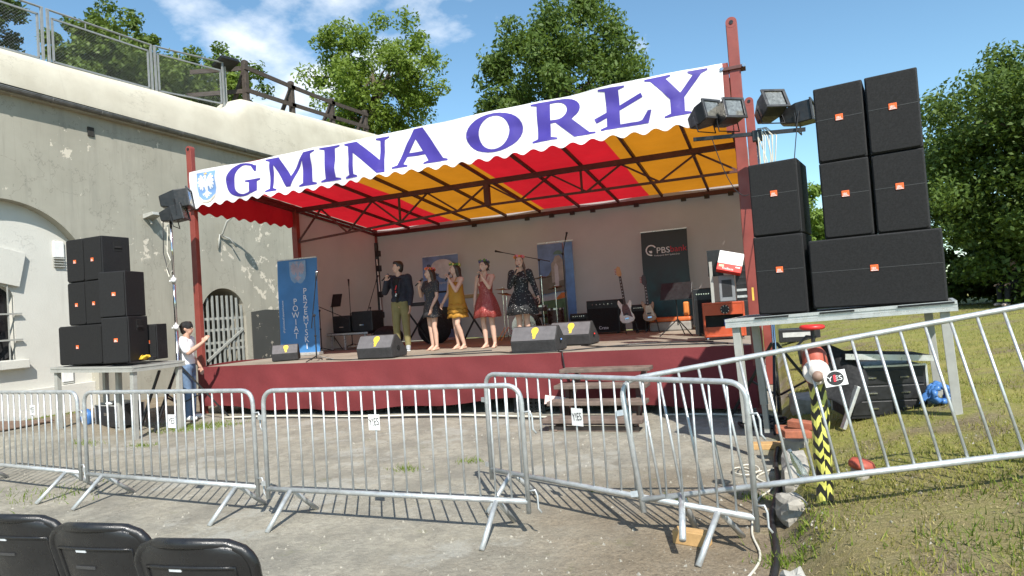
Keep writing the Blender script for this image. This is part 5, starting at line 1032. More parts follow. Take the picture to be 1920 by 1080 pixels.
hair_br = pm('dark brown hair', (.045, .025, .016), .45, 0, .35, 30, .4, 150); hair_md = pm('brown hair', (.09, .045, .025), .45, 0, .35, 30, .4, 150); hair_bk = pm('near black hair', (.02, .013, .01), .4, 0, .3, 30, .4, 150)
flr = [pm('red petals', (.6, .05, .04), .6), pm('pink petals', (.65, .2, .25), .6), pm('orange petals', (.7, .22, .05), .6)]; flg = [pm('green crown leaves', (.1, .2, .04), .6), pm('yellow petals', (.6, .5, .12), .6)]; flv = [pm('dark petals', (.1, .07, .2), .6), pm('green crown leaves', (.1, .2, .04), .6)]
def dress_slim(mat, hem=.60, flare=1.0, top=1.33, sl=None, crowncols=None, straps=False, tiers=False, seed=1):
    def f(r, T, sp, hp, HR):
        z = lambda q: q
        if tiers: rings = [(1.33, .13, .095, 0, -.005), (1.27, .162, .128, 0, -.012), (1.15, .165, .13, 0, -.01), (1.0, .178, .142, 0, -.005), (.86, .2, .158, 0, 0)]
        else: rings = [(top, .125, .085, 0, -.0), (1.27, .158, .125, 0, -.012), (1.17, .143, .112, 0, -.008), (1.06, .133, .104, 0, 0), (.97, .165 + .02 * flare, .125 + .02 * flare, 0, 0), (.87, .18 + .045 * flare, .145 + .045 * flare, 0, 0), (.76, .18 + .075 * flare, .15 + .075 * flare, 0, 0), (hem, .175 + .11 * flare, .15 + .1 * flare, 0, 0)]
        d = loft(rings, 48, .07 * flare if not tiers else .03, 8, seed).build('dress', mat, r, True, solid=.006)
        if tiers:
            for k, (z0, z1, r0, r1) in enumerate(((.90, .80, .195, .222), (.82, .72, .2, .228), (.74, .63, .2, .235))): loft([(z0, r0, r0 * .8, 0, 0), ((z0 + z1) / 2, (r0 + r1) / 2, (r0 + r1) * .4, 0, 0), (z1, r1, r1 * .8, 0, 0)], 60, .05, 14, k).build('ruffle', mat, d, True, solid=.005)
        if straps:
            for sx in (-1, 1): MB().tube([(sx * .07, -.115, 1.29), (sx * .085, -.06, 1.41), (sx * .085, .02, 1.435), (sx * .07, .1, 1.3)], .009, 6).build('strap', mat, d, True)
        else:
            yk = MB(); yk.cap(T + Vector((-.125, .005, 1.365)), T + Vector((.125, .005, 1.365)), .069, .069); yk.ball((0, -.008, 1.28), (.165, .13, .11), 16, 10); [yk.ball((q_ * .07, -.08, 1.25), (.07, .068, .075)) for q_ in (-1, 1)]
            if sl:
                for k in (0, 1):
                    q = sleeve(r, T, sp, k, *sl, mat); yk.add(q.v, q.f)
            remesh(yk, 'bodice', mat, d, .011, 2)
        if crowncols: crown(r, hp, HR, crowncols, seed)
    return f
def rest_arm(k, out_=.05, fwd=-.03): x = (-1, 1)[k]; return ((x * (.165 + out_), .02, 1.1), (x * (.175 + out_), fwd - .02, .86), (0, -.08, -1), (-x, 0, 0), 18, 1)
# mic position shared by the raised hands (local metres)
def mic_arm(k, el, wr, hd=(0, -.25, 1), pn=None): x = (-1, 1)[k]; return (el, wr, hd, pn or (-x * .8, -.5, 0), 62, 1)
def microphone(label, root, a, b_):
    r = thing('handheld_microphone', label, 'microphone', (0, 0, 0), 0, 'handheld microphones'); S = root.scale[0]; M = Matrix.Translation(root.location) @ Matrix.Rotation(root.rotation_euler[2], 4, 'Z') @ Matrix.Scale(S, 4); a, b_ = M @ Vector(a), M @ Vector(b_); r.location = a; d = (b_ - a).normalized()
    MB().tube([Vector((0, 0, 0)), d * .06, d * .17], [.012, .014, .02], 10).build('handle', blackp, r, True); MB().ball(d * .195, .027).build('grille_ball', pm('mic grille', (.12, .12, .125), .4, .6), r, True); return r
FY = 2.0
g1 = person('woman in a dark patterned short dress with an orange flower crown, singing towards the left', (4.07, FY, HS), R(-22), 1.66, dict(hair='long', hairm=hair_br, head=-22, legs=[((-.08, 0, .9), (-.065, -.02, .48), (-.06, .01, .085), (-.1, -1)), ((.08, 0, .9), (.06, -.02, .48), (.055, .02, .085), (.15, -1))],
    arms=[mic_arm(0, (-.21, -.1, 1.14), (-.075, -.255, 1.33), (.3, .0, 1)), ((.2, -.02, 1.1), (.16, -.15, .88), (-.1, -.15, -1), (-1, 0, 0), 25, 1)], clothes=dress_slim(spotted('dark patterned cotton', (.035, .035, .04), (.2, .16, .12), 30, .2), .68, .35, 1.34, (.55, (.076, .066, .06)), flr, seed=3)))
microphone('black microphone held by the woman in the dark patterned dress', g1, (-.085, -.33, 1.345), (-.015, -.145, 1.515))
g2 = person('woman in a mustard tiered sleeveless dress with long brown hair, singing towards the left', (4.64, FY, HS), R(-20), 1.70, dict(hair='long', hairm=hair_br, head=-26, legs=[((-.08, 0, .9), (-.06, -.03, .49), (-.06, .02, .085), (-.1, -1)), ((.08, 0, .9), (.07, -.1, .5), (.1, .03, .085), (.2, -1))],
    arms=[((-.2, -.04, 1.12), (-.2, -.2, .93), (0, -.6, -.8), (1, 0, 0), 30, 1), mic_arm(1, (.16, -.16, 1.15), (.055, -.225, 1.385), (-.2, .0, 1))], clothes=dress_slim(pm('mustard fabric', (.40, .19, .02), .8, 0, .12, 6, .2, 80), .64, .6, 1.33, None, flg, True, True, 5)))
microphone('black microphone held by the woman in mustard', g2, (.02, -.29, 1.365), (0, -.135, 1.53))
g3 = person('woman in a red sparkling short dress with her hair up, singing', (5.28, FY, HS), R(-4), 1.70, dict(hair='up', hairm=hair_br, head=-18, legs=[((-.08, 0, .9), (-.085, -.02, .48), (-.07, .02, .085), (-.15, -1)), ((.08, 0, .9), (.1, -.02, .48), (.11, .03, .085), (.2, -1))],
    arms=[((-.24, .02, 1.1), (-.24, -.05, .86), (0, -.1, -1), (1, 0, 0), 22, 1), mic_arm(1, (.17, -.17, 1.16), (.06, -.235, 1.375), (-.2, .0, 1))], clothes=dress_slim(spotted('red sequins', (.30, .035, .03), (.75, .3, .26), 55, .28, True), .60, .95, 1.3, None, flv, True, False, 7)))
microphone('black microphone held by the woman in red', g3, (.02, -.3, 1.36), (0, -.14, 1.53))
g4 = person('woman in a black spotted long sleeved dress with a red flower crown', (6.02, FY, HS), R(14), 1.72, dict(hair='braid', hairm=hair_md, head=4, legs=[((-.08, 0, .9), (-.075, -.02, .48), (-.075, .01, .085), (-.15, -1)), ((.08, 0, .9), (.075, -.02, .48), (.075, .02, .085), (.15, -1))],
    arms=[mic_arm(0, (-.2, -.13, 1.13), (-.06, -.24, 1.36), (.25, .0, 1)), ((.25, .0, 1.12), (.32, -.12, .92), (.3, -.4, -.8), (-1, 0, 0), 20, 1)], clothes=dress_slim(spotted('black spotted dress', (.016, .016, .018), (.5, .48, .45), 30, .17), .60, 1.15, 1.34, (1.85, (.078, .064, .052, .05, .046)), flr, seed=11)))
microphone('black microphone held by the woman in black', g4, (-.06, -.31, 1.36), (-.01, -.145, 1.53))
def suit(r, T, sp, hp, HR):
    navy = pm('navy jacket cloth', (.018, .02, .032), .85, 0, .2, 10, .3, 200); olive = pm('olive chinos', (.2, .17, .07), .85, 0, .12, 8, .3, 120)
    b = MB(); b.ball((0, .01, .97), (.185, .14, .12), 18, 12); b.ball((0, .01, 1.1), (.168, .13, .2), 18, 12); b.ball((0, .012, 1.27), (.186, .132, .16), 18, 12); b.cap((-.15, .01, 1.375), (.15, .01, 1.375), .075, .075)
    for k in (0, 1):
        q = sleeve(r, T, sp, k, 1.93, (.084, .072, .06, .055, .046), navy); b.add(q.v, q.f)
    j = remesh(b, 'jacket', navy, r, .012, 3)
    sh_ = MB().grid(lambda u, v: ((u - .5) * (.07 + .10 * v), -.139 - .022 * math.sin(math.pi * v) + .24 * (u - .5) ** 2 + .055 * max(0, v - .72), .92 + .46 * v), 8, 12).build('shirt', pm('black tee', (.012, .012, .013), .9), r, True, solid=.008)
    for z, x, w_, m_ in ((1.2, .012, .016, pm('red tee print', (.6, .02, .03), .6)), (1.12, .0, .02, pm('red tee print', (.6, .02, .03), .6)), (1.08, .01, .022, white), (1.05, .0, .022, white)): MB().box((x, -.172, z), (w_, .01, .02 if z < 1.19 else .09), Matrix.Rotation(R(20), 3, 'Y')).build('tee_print', m_, sh_)
    for sx in (-1, 1): MB().grid(lambda u, v: (sx * (.04 + .035 * u + .035 * v), -.15 - .012 * math.sin(math.pi * v) + .05 * max(0, v - .7), 1.08 + .28 * v), 3, 8).build('lapel', navy, j, True, solid=.008)
    t = MB(); t.ball((0, 0, .93), (.168, .125, .12), 16, 10)
    for hip, kn, an, ft in sp['legs']:
        hip, kn, an = Vector(hip), Vector(kn), Vector(an); an = an + Vector((0, 0, .03)); t.cap(hip, kn, .102, .072); t.cap(kn, an, .072, .055)
    remesh(t, 'trousers', olive, r, .012, 3)
    for hip, kn, an, ft in sp['legs']:
        fd = Vector((ft[0], ft[1], 0)).normalized(); s_ = MB(); A = Vector((an[0], an[1], 0)); s_.cap(A + Vector((0, 0, .05)) - fd * .035, A + Vector((0, 0, .04)) + fd * .15, .046, .04, 12); s_.cap(A + Vector((0, 0, .09)), A + Vector((0, 0, .06)) + fd * .06, .048, .044, 12); o = remesh(s_, 'shoe', pm('grey trainers', (.3, .32, .34), .7), r, .011, 2)
        MB().tube([A + Vector((0, 0, .012)) - fd * .06, A + Vector((0, 0, .012)) + fd * .18], .04, 10, True, .3).build('sole', white, o, True)
man = person('tall man in a navy jacket and olive trousers, singing with his head turned left', (3.2, 2.22, HS), R(6), 1.88, dict(male=True, shoes=True, hair='short', hairm=hair_bk, head=-58, skin=skin_a, legs=[((-.085, 0, .9), (-.1, -.015, .48), (-.105, .01, .085), (-.3, -1)), ((.085, 0, .9), (.1, -.015, .48), (.11, .0, .085), (.45, -1))],
    arms=[mic_arm(0, (-.26, -.09, 1.13), (-.15, -.24, 1.33), (.1, .1, 1)), rest_arm(1, .06, -.06)], clothes=suit))
microphone('black microphone held by the man in the jacket', man, (-.2, -.31, 1.34), (-.075, -.13, 1.53))
def tech(r, T, sp, hp, HR):
    wt = pm('white t-shirt', (.72, .73, .76), .85, 0, .05); jn = pm('blue jeans', (.11, .17, .27), .85, 0, .2, 12)
    b = MB(); b.ball((0, .01, 1.0), (.168, .13, .12), 18, 12); b.ball((0, .01, 1.1), (.158, .125, .2), 18, 12); b.ball((0, .012, 1.27), (.176, .125, .16), 18, 12); b.cap((-.15, .01, 1.375), (.15, .01, 1.375), .07, .07)
    for k in (0, 1):
        q = sleeve(r, T, sp, k, .75, (.084, .074, .074), wt); b.add(q.v, q.f)
    remesh(b, 't_shirt', wt, r, .012, 3)
    t = MB(); t.ball((0, 0, .93), (.168, .125, .12), 16, 10)
    for hip, kn, an, ft in sp['legs']: hip, kn, an = Vector(hip), Vector(kn), Vector(an); t.cap(hip, kn, .102, .072); t.cap(kn, an, .072, .056)
    remesh(t, 'jeans', jn, r, .012, 3)
    c_ = MB(); c_.ball(hp((0, .0, .13)), (.088, .108, .09), 16, 10, HR); c_.ball(hp((0, .09, .13)), (.06, .06, .012), 12, 8, HR); remesh(c_, 'cap', blackc, r, .011, 2)
    for hip, kn, an, ft in sp['legs']: A = Vector((an[0], an[1], 0)); fd = Vector((ft[0], ft[1], 0)).normalized(); s_ = MB(); s_.cap(A + Vector((0, 0, .05)) - fd * .035, A + Vector((0, 0, .04)) + fd * .15, .046, .04, 12); remesh(s_, 'shoe', white, r, .011, 2)
person('man in a white t-shirt, jeans and black cap reaching to the left stage post', (.36, -.66, 0.02), R(118), 1.80, dict(male=True, shoes=True, hair='short', hairm=hair_bk, head=10, skin=skin_b, group='crew beside the stage', legs=[((-.085, 0, .9), (-.1, -.015, .48), (-.105, .01, .085), (-.3, -1)), ((.085, 0, .9), (.1, -.015, .48), (.11, .0, .085), (.3, -1))],
    arms=[((-.26, -.12, 1.17), (-.2, -.34, 1.33), (.1, -.6, .8), (1, 0, 0), 30, 1), ((.25, .02, 1.1), (.24, -.12, .9), (0, -.3, -1), (-1, 0, 0), 30, 1)], clothes=tech))
def dark(r, T, sp, hp, HR):
    bk = pm('black work jacket', (.016, .016, .018), .85, 0, .3, 10); hv = pm('hi-vis yellow', (.6, .75, .08), .5)
    b = MB(); b.ball(T + Vector((0, .01, 1.0)), (.178, .14, .12), 18, 12); b.ball(T + Vector((0, .01, 1.1)), (.168, .135, .2), 18, 12); b.ball(T + Vector((0, .012, 1.27)), (.18, .13, .16), 18, 12); b.cap(T + Vector((-.15, .01, 1.375)), T + Vector((.15, .01, 1.375)), .07, .07)
    for k in (0, 1):
        q = sleeve(r, T, sp, k, 1.9, (.084, .072, .06, .052, .046), bk); b.add(q.v, q.f)
    remesh(b, 'jacket', bk, r, .012, 3)
    t = MB(); t.ball(T + Vector((0, 0, .93)), (.175, .13, .12), 16, 10)
    for hip, kn, an, ft in sp['legs']:
        hip, kn, an = Vector(hip), Vector(kn), Vector(an); t.cap(hip, kn, .1, .075); t.cap(kn, an, .072, .06)
        m_ = kn.lerp(an, .78); MB().tube([m_, m_ + (an - kn).normalized() * .06], .066, 14).build('reflective_band', hv, r)
        A = Vector((an[0], an[1], an[2] - .085)); fd = Vector((ft[0], ft[1], 0)).normalized(); s_ = MB(); s_.cap(A + Vector((0, 0, .05)) - fd * .035, A + Vector((0, 0, .045)) + fd * .15, .05, .045, 12); remesh(s_, 'shoe', pm('white orange trainer', (.6, .45, .38), .6, 0, .4, 20), r, .011, 2)
    remesh(t, 'trousers', bk, r, .012, 3)
    wr = Vector(sp['arms'][0][1]); el = Vector(sp['arms'][0][0]); MB().tube([el.lerp(wr, .5), el.lerp(wr, .65)], .055, 14).build('reflective_band', hv, r)
gx, gy = 16.72, 12.5
person('person in black clothes with yellow reflective bands sitting in the shade at the right edge', (gx, gy, gz(gx, gy)), R(-58), 1.72, dict(male=True, shoes=True, hair='short', hairm=hair_md, head=0, skin=skin_a, group='crew beside the stage', pelvis=(0, 0, .5), legs=[((-.09, -.02, .5), (-.12, -.42, .52), (-.13, -.42, .1), (0, -1)), ((.09, -.02, .5), (.14, -.42, .5), (.16, -.5, .1), (.1, -1))],
    arms=[((-.26, -.12, .68), (-.16, -.38, .62), (.1, -1, 0), (0, 0, -1), 30, 1), ((.26, -.12, .68), (.18, -.38, .62), (-.1, -1, 0), (0, 0, -1), 30, 1)], clothes=dark))
stl = thing('folding_stool', 'dark folding stool under the seated person at the right edge', 'stool', (gx, gy, gz(gx, gy)), R(-58)); MB().bx(-.2, .2, -.1, .22, .36, .395).build('seat', blackc, stl, bevel=.01)
for a, c_ in (((-.18, -.08, 0), (-.18, .2, .36)), ((.18, -.08, 0), (.18, .2, .36)), ((-.15, .2, 0), (-.15, -.08, .36)), ((.15, .2, 0), (.15, -.08, .36))): MB().tube([a, c_], .012, 6).build('leg', blackm, stl)
# ================================================================== AROUND THE STAGE
def G(x, y, dz=0.): return (x, y, gz(x, y) + dz)
# hydrant wrapped in hazard tape
hy = thing('fire_hydrant', 'red topped hydrant wrapped in black and yellow hazard tape behind the tilted barrier', 'hydrant', G(10.69, -4.62, -.02))
t = NT('hazard tape'); X = t.xyz(); zg = t.mth('ADD', t.mth('MULTIPLY', t.mth('ABSOLUTE', t.mth('SUBTRACT', t.mth('FRACT', t.mth('ADD', t.mth('MULTIPLY', X[0], 17.), t.mth('MULTIPLY', X[2], .9))), .5)), 1.0), t.mth('MULTIPLY', t.mth('GREATER_THAN', X[0], .006), .5))
v = t.mth('FRACT', t.mth('ADD', t.mth('MULTIPLY', X[2], 9.5), t.mth('ADD', zg, t.mth('MULTIPLY', t.noise(5, 3), 1.3)))); t.col(t.mix(t.ramp(v, [(.49, 0.), (.51, 1.)]), (.62, .6, .13), (.018, .018, .016))); t.rough(.35)
rd = random.Random(8); pp = MB(); n = 16
for k in range(26):
    z = -.05 + .92 * k / 25
    for j in range(n): a = 2 * math.pi * j / n; q = .052 + .013 * mnoise.noise((math.cos(a) * 1.5, math.sin(a) * 1.5, z * 7)) + (.02 if k < 2 else 0); pp.v.append((q * math.cos(a) * 1.05, q * math.sin(a), z))
pp.f = [(i * n + j, i * n + (j + 1) % n, (i + 1) * n + (j + 1) % n, (i + 1) * n + j) for i in range(25) for j in range(n)]
pp.build('taped_standpipe', t.m, hy)
hred = pm('faded hydrant red', (.36, .075, .045), .6, 0, .25, 12); 
MB().lathe([(.06, .82), (.075, .86), (.082, .95), (.075, 1.02), (.055, 1.05), (.03, 1.08), (0, 1.1)], 18).build('dome', hred, hy, True)
fl_ = MB().lathe([(0, -.0), (.085, .0), (.087, .015), (.072, .03), (.045, .026), (.045, .09), (0, .09)], 24, Matrix.Translation((-.0, -.085, .9)) @ Matrix.Rotation(R(72), 4, 'X') @ Matrix.Rotation(R(0), 4, 'Y')).build('outlet_flange', pm('chalky white paint', (.6, .55, .5), .7, 0, .15), hy, True)
MB().lathe([(0, .0), (.035, .0), (.03, .06), (0, .06)], 12, Matrix.Translation((0, -.165, .88)) @ Matrix.Rotation(R(72), 4, 'X')).build('outlet_cap', pm('brownish cap', (.25, .16, .12), .6), fl_, True)
MB().tube([(0, 0, 1.08), (0, 0, 1.2)], .014, 8).build('spindle', blackm, hy)
MB().tube([(-.085, 0, .95), (-.1, 0, 1.08), (-.04, 0, 1.14), (.02, 0, 1.13)], .009, 6).build('chain_loop', blackm, hy)
hw = MB().tube([(.066 * math.cos(2 * math.pi * k / 24), .066 * math.sin(2 * math.pi * k / 24), 1.2) for k in range(25)], .016, 8).build('hand_wheel', pm('bright red paint', (.6, .025, .02), .45), hy, True)
for k in range(3): MB().bar((.06 * math.cos(R(60 * k)), .06 * math.sin(R(60 * k)), 1.2), (-.06 * math.cos(R(60 * k)), -.06 * math.sin(R(60 * k)), 1.2), .02, .016).build('spoke', MATS['bright red paint'], hw)
# flight case under the right platform
def rackcase(label, loc, rz_, w_, h_, d_, drawers=True):
    r = thing('flight_case', label, 'case', loc, rz_, 'flight cases on the ground'); MB().bx(-w_ / 2, w_ / 2, 0, d_, 0, h_).build('body', blackp, r, bevel=.008)
    for x in (-w_ / 2, w_ / 2):
        for y in (0, d_): MB().bar((x, y, .0), (x, y, h_), .02).build('corner_profile', alu, r)
    for z in (.005, h_): MB().bar((-w_ / 2, 0, z), (w_ / 2, 0, z), .018).build('edge_profile', alu if z > .1 else blackm, r)
    if drawers:
        for k in range(3): z = h_ * (.05 + .3 * k); dr_ = MB().bx(-w_ / 2 + .03, w_ / 2 - .03, -.012, -.001, z, z + h_ * .27).build('drawer', blackm, r, bevel=.004); [MB().bx(x - .04, x + .04, -.03, -.012, z + h_ * .12, z + h_ * .12 + .012).build('handle', chrome, dr_) for x in (-w_ * .18, w_ * .22)]
    return r
c1 = rackcase('black drawer flight case with a silver rimmed top under the right platform', G(11.42, -2.2, -.02), R(12), .74, .5, .5)
MB().box((0, .1, .6), (.8, .5, .05), Matrix.Rotation(R(4), 3, 'Y')).build('tilted_lid', blackc, c1, bevel=.01); MB().box((0, -.155, .6), (.8, .012, .055), Matrix.Rotation(R(4), 3, 'Y')).build('lid_rim', alu, c1)
for x in (-.3, .34): MB().bar((x, .3, .5), (x, .3, .58), .03).build('lid_stay', alu, c1)
brk = tag(MB().bar((0, 0, .02), (.16, .05, .42), .075, .03).build('metal_strut', alu, None, bevel=.004), 'loose silver metal strut leaning against the drawer case', 'strut'); brk.location = G(10.98, -2.55)
bn = thing('tarp_bundle', 'blue tarpaulin coiled into a bundle beside the drawer case', 'tarpaulin', G(11.85, -2.25), R(20)); bn.scale = (.62, .62, .62); blp = pm('blue plastic', (.06, .17, .42), .35, 0, .25, 14)
for k in range(3):
    q = MB().tube([((.115 + .012 * k) * math.cos(2 * math.pi * j / 28 + k), -.07 + .06 * k + .02 * math.sin(j * 1.7 + k), .175 + (.115 + .012 * k) * math.sin(2 * math.pi * j / 28 + k)) for j in range(29)], [.042 + .012 * math.sin(j * 2.1 + k * 2) for j in range(29)], 10); q.build('coil', blp, bn, True)
q = MB(); q.grid(lambda u, v: (-.26 + .16 * u + .03 * math.sin(v * 7), -.05 + .14 * v, .05 + .22 * u + .03 * math.sin(u * 9 + v * 6)), 10, 10); q.build('loose_end', blp, bn, True, solid=.006)
gb = thing('instrument_bag', 'long black instrument bag lying on the grass behind the right platform', 'bag', G(11.5, .4, .02), R(8))
q = MB(); q.tube([(-.7, 0, .14), (-.4, 0, .17), (0, 0, .16), (.3, .02, .13), (.55, .05, .07)], [.1, .17, .18, .14, .05], 12, True, .7); q.build('body', blackc, gb, True); MB().tube([(-.2, -.05, .27), (.2, 0, .36), (.6, .1, .14), (.9, .18, .1)], .014, 6).build('strap', blackm, gb)
jk = MB(); jk.grid(lambda u, v: (-.2 + .42 * u + .05 * math.sin(v * 4), -.05 - .25 * (1 - v) + .04 * math.sin(u * 8), .02 + .52 * v + .04 * math.sin(u * 7 + v * 5)), 14, 14)
o = tag(jk.build('draped_cloth', blackc, None, True, solid=.012), 'black cloth draped behind the hydrant under the right platform', 'cloth'); o.location = G(10.98, -2.2, .25)
for x, y, w_, h_, lab in ((11.0, 9.0, 1.0, .35, 'black equipment case with pale lettering standing far behind on the grass'),):
    r = thing('equipment_case', lab, 'case', G(x, y, -.01)); MB().bx(-w_ / 2, w_ / 2, 0, .5, 0, h_).build('body', blackp, r, bevel=.02); MB().bx(-w_ / 2 + .1, w_ / 2 - .2, -.012, -.001, h_ * .4, h_ * .75).build('pale_print', pm('dull silver', (.5, .5, .48), .6), r)
# ledge of old concrete, bricks, planks, stones
rough_c = pm('old rough concrete', (.33, .31, .27), .95, 0, .3, 7, .9, 45)
def rock(name, label, cat, loc, d_, seed, mat=rough_c, group=None, rz_=0., amp=.28):
    b = MB().ball((0, 0, 0), 1., 14, 10); rd = Vector((seed * 3.7, seed, 0)); V = []
    for p in b.v:
        p = Vector(p); m_ = max(abs(p.x), abs(p.y), abs(p.z)); p = p.lerp(p / m_ * .82, .75); p *= 1 + amp * mnoise.noise(p * 1.6 + rd) + .1 * mnoise.noise(p * 4 + rd); V.append((p.x * d_[0] / 2, p.y * d_[1] / 2, p.z * d_[2] / 2))
    b.v = V; o = b.build(name, mat); o.location = loc; o.rotation_euler = (0, 0, rz_); tag(o, label, cat, group); return o
lg = 'old concrete blocks along the bank'
rock('concrete_block', 'long rough concrete block edging the bank beside the hydrant', 'concrete block', (10.52, -3.55, .1), (.26, .95, .34), 2, rough_c, lg, 0, .16); rock('concrete_block', 'rough concrete block with bricks on it under the platform corner', 'concrete block', (10.55, -2.55, .12), (.3, .8, .36), 5, rough_c, lg, 0, .16)
rock('concrete_block', 'broken concrete lump at the foot of the hydrant', 'concrete block', (10.47, -4.5, .1), (.22, .3, .24), 9, rough_c, lg, .3, .2); rock('rock', 'pale jagged rock at the bottom edge right of the cables', 'rock', (10.46, -5.75, gz(10.46, -5.75) + .04), (.17, .34, .26), 4, pm('pale limestone', (.4, .385, .34), .95, 0, .2, 9, .8, 60), None, .2, .35)
rock('concrete_block', 'grey concrete stub standing on the grass behind the stage post', 'concrete block', G(10.95, 3.0, .16), (.3, .3, .5), 6, rough_c, lg, .2, .12); rock('concrete_block', 'flat concrete slab under the tripod by the right stage post', 'concrete block', (10.75, -.9, .26), (.5, .7, .3), 8, rough_c, lg, .1, .12)
brm = pm('red brick', (.33, .11, .06), .9, 0, .25, 14, .6, 90)
for k, (x, y, z, a, lab) in enumerate(((10.5, -2.75, .32, .1, 'red brick on the concrete block, nearest to the stage'), (10.56, -2.98, .33, .3, 'red brick on the concrete block, nearest to the hydrant'), (10.62, -2.85, .39, -.4, 'topmost red brick on the concrete block'))):
    o = tag(MB().box((0, 0, 0), (.24, .115, .065)).build('brick', brm, None, bevel=.006), lab, 'brick', 'loose bricks'); o.location = (x, y, z); o.rotation_euler = (.03, .06, a)
pine = pm('fresh pine', (.5, .31, .13), .75, 0, .15, 14, .3, 60)
o = tag(MB().box((0, 0, .045), (.24, .1, .09)).build('timber_block', pine, None, bevel=.005), 'pale timber block between the barrier feet in the foreground', 'wood block'); o.location = G(9.83, -4.98); o.rotation_euler = (0, 0, R(-14))
o = tag(MB().box((0, 0, .03), (.32, .14, .06)).build('timber_block', pine, None, bevel=.005), 'short pale plank on the ground beside the platform leg', 'wood block'); o.location = G(10.27, -2.1); o.rotation_euler = (0, 0, R(8))
fp = thing('red_cap_stub', 'upturned red lidded stub sticking out of the bank right of the hydrant', 'pipe stub', G(10.93, -4.2, -.02), 0, None, Matrix.Rotation(R(14), 3, 'Y')); MB().lathe([(0, 0), (.06, 0), (.065, .1), (0, .1)], 16).build('pipe', rough_c, fp, True); MB().lathe([(.0, .1), (.085, .1), (.09, .13), (.07, .16), (0, .165)], 16).build('cap', hred, fp, True)
bt = thing('plastic_bottle', 'clear crumpled plastic bottle beside the hydrant foot', 'bottle', (10.58, -4.3, .27), 0, None, Matrix.Rotation(R(-25), 3, 'Y'))
gl = NT('clear plastic'); gl.col((.75, .85, .85)); gl.rough(.15); gl.b.inputs['Transmission Weight'].default_value = .85
MB().lathe([(0, 0), (.032, 0), (.034, .06), (.03, .09), (.034, .13), (.02, .18), (.012, .2), (.012, .22)], 14).build('body', gl.m, bt, True); MB().lathe([(0, .218), (.015, .218), (.015, .235), (0, .235)], 12).build('cap', white, bt)
# cables
def cable(name, label, P, r_, mat, group='cables on the ground', n=6):
    V = [Vector(p) for p in P]; Q = []
    for k in range(len(V) - 1):
        p0, p1, p2, p3 = V[max(k - 1, 0)], V[k], V[k + 1], V[min(k + 2, len(V) - 1)]
        for j in range(8): t_ = j / 8; Q.append(.5 * ((2 * p1) + (p2 - p0) * t_ + (2 * p0 - 5 * p1 + 4 * p2 - p3) * t_ ** 2 + (3 * p1 - p0 - 3 * p2 + p3) * t_ ** 3))
    Q.append(V[-1]); return tag(MB().tube(Q, r_, n).build(name, mat, None, True), label, 'cable', group)
cable('ground_cable', 'thick black cable running along the foot of the bank towards the camera', [G(10.42, -1.6, .02), G(10.36, -2.6, .02), G(10.38, -3.6, .02), G(10.33, -4.4, .02), G(10.36, -5.2, .02), G(10.28, -6.2, .02), G(10.3, -7.2, .02)], .022, cableb)
cable('ground_cable', 'thin white cable wriggling along the foot of the bank', [G(10.38, -2.9, .01), G(10.2, -3.3, .01), G(10.33, -3.6, .01), G(10.22, -4.0, .01), G(10.2, -4.7, .01), G(10.26, -5.2, .01), G(10.12, -5.9, .01), G(10.16, -7, .01)], .0085, cablew)
cable('ground_cable', 'white cable looped at the foot of the platform leg', [G(10.05 + .1 * math.cos(k * .9) + .01 * k, -3.15 + .16 * math.sin(k * .9), .008 + .004 * k) for k in range(14)], .007, cablew)
for k in range(3): cable('cable_coil', ('outer', 'middle', 'inner')[k] + ' loop of black cable piled under the right end of the stage', [(10.28 + (.34 - .07 * k) * math.cos(2 * math.pi * j / 14 + k), -.95 + (.26 - .05 * k) * math.sin(2 * math.pi * j / 14 + k), .03 + .03 * k + .015 * math.sin(j * 2)) for j in range(15)], .016, cableb)
cable('ground_cable', 'long white cable lying along the foot of the red skirt', [(.9, -.4, .02), (2.2, -.28, .02), (3.6, -.32, .015), (5.2, -.2, .02), (6.6, -.3, .015), (7.3, -.42, .02)], .016, cablew); cable('ground_cable', 'white cable under the stage right of the steps', [(8.9, -.25, .02), (9.4, -.2, .02), (10.0, -.3, .02), (10.3, -.5, .02)], .014, cablew)
cable('ground_cable', 'black cable lying along the foot of the red skirt', [(1.2, -.5, .015), (2.6, -.38, .015), (4.2, -.4, .012), (5.8, -.34, .015), (7.2, -.5, .015), (7.5, -.2, .02)], .012, cableb)
cable('hanging_cable', 'black cable hanging over the stage edge above the steps', [(7.15, .45, HS + .01), (7.35, .1, HS + .012), (7.42, -.08, HS), (7.45, -.1, .7), (7.52, -.12, .5)], .01, cableb, None)
cr_ = thing('plastic_crate', 'black plastic crate under the stage left of the steps', 'crate', (6.75, .12, 0))
for k in range(4): MB().bx(-.25, .25, -.004, .012, .02 + .07 * k, .06 + .07 * k).build('slat', blackp, cr_)
for x in (-.24, -.08, .08, .24): MB().bx(x - .02, x + .02, -.012, -.004, 0, .29).build('rib', blackp, cr_)
MB().bx(-.25, .25, .012, .35, 0, .02).build('floor', blackp, cr_)
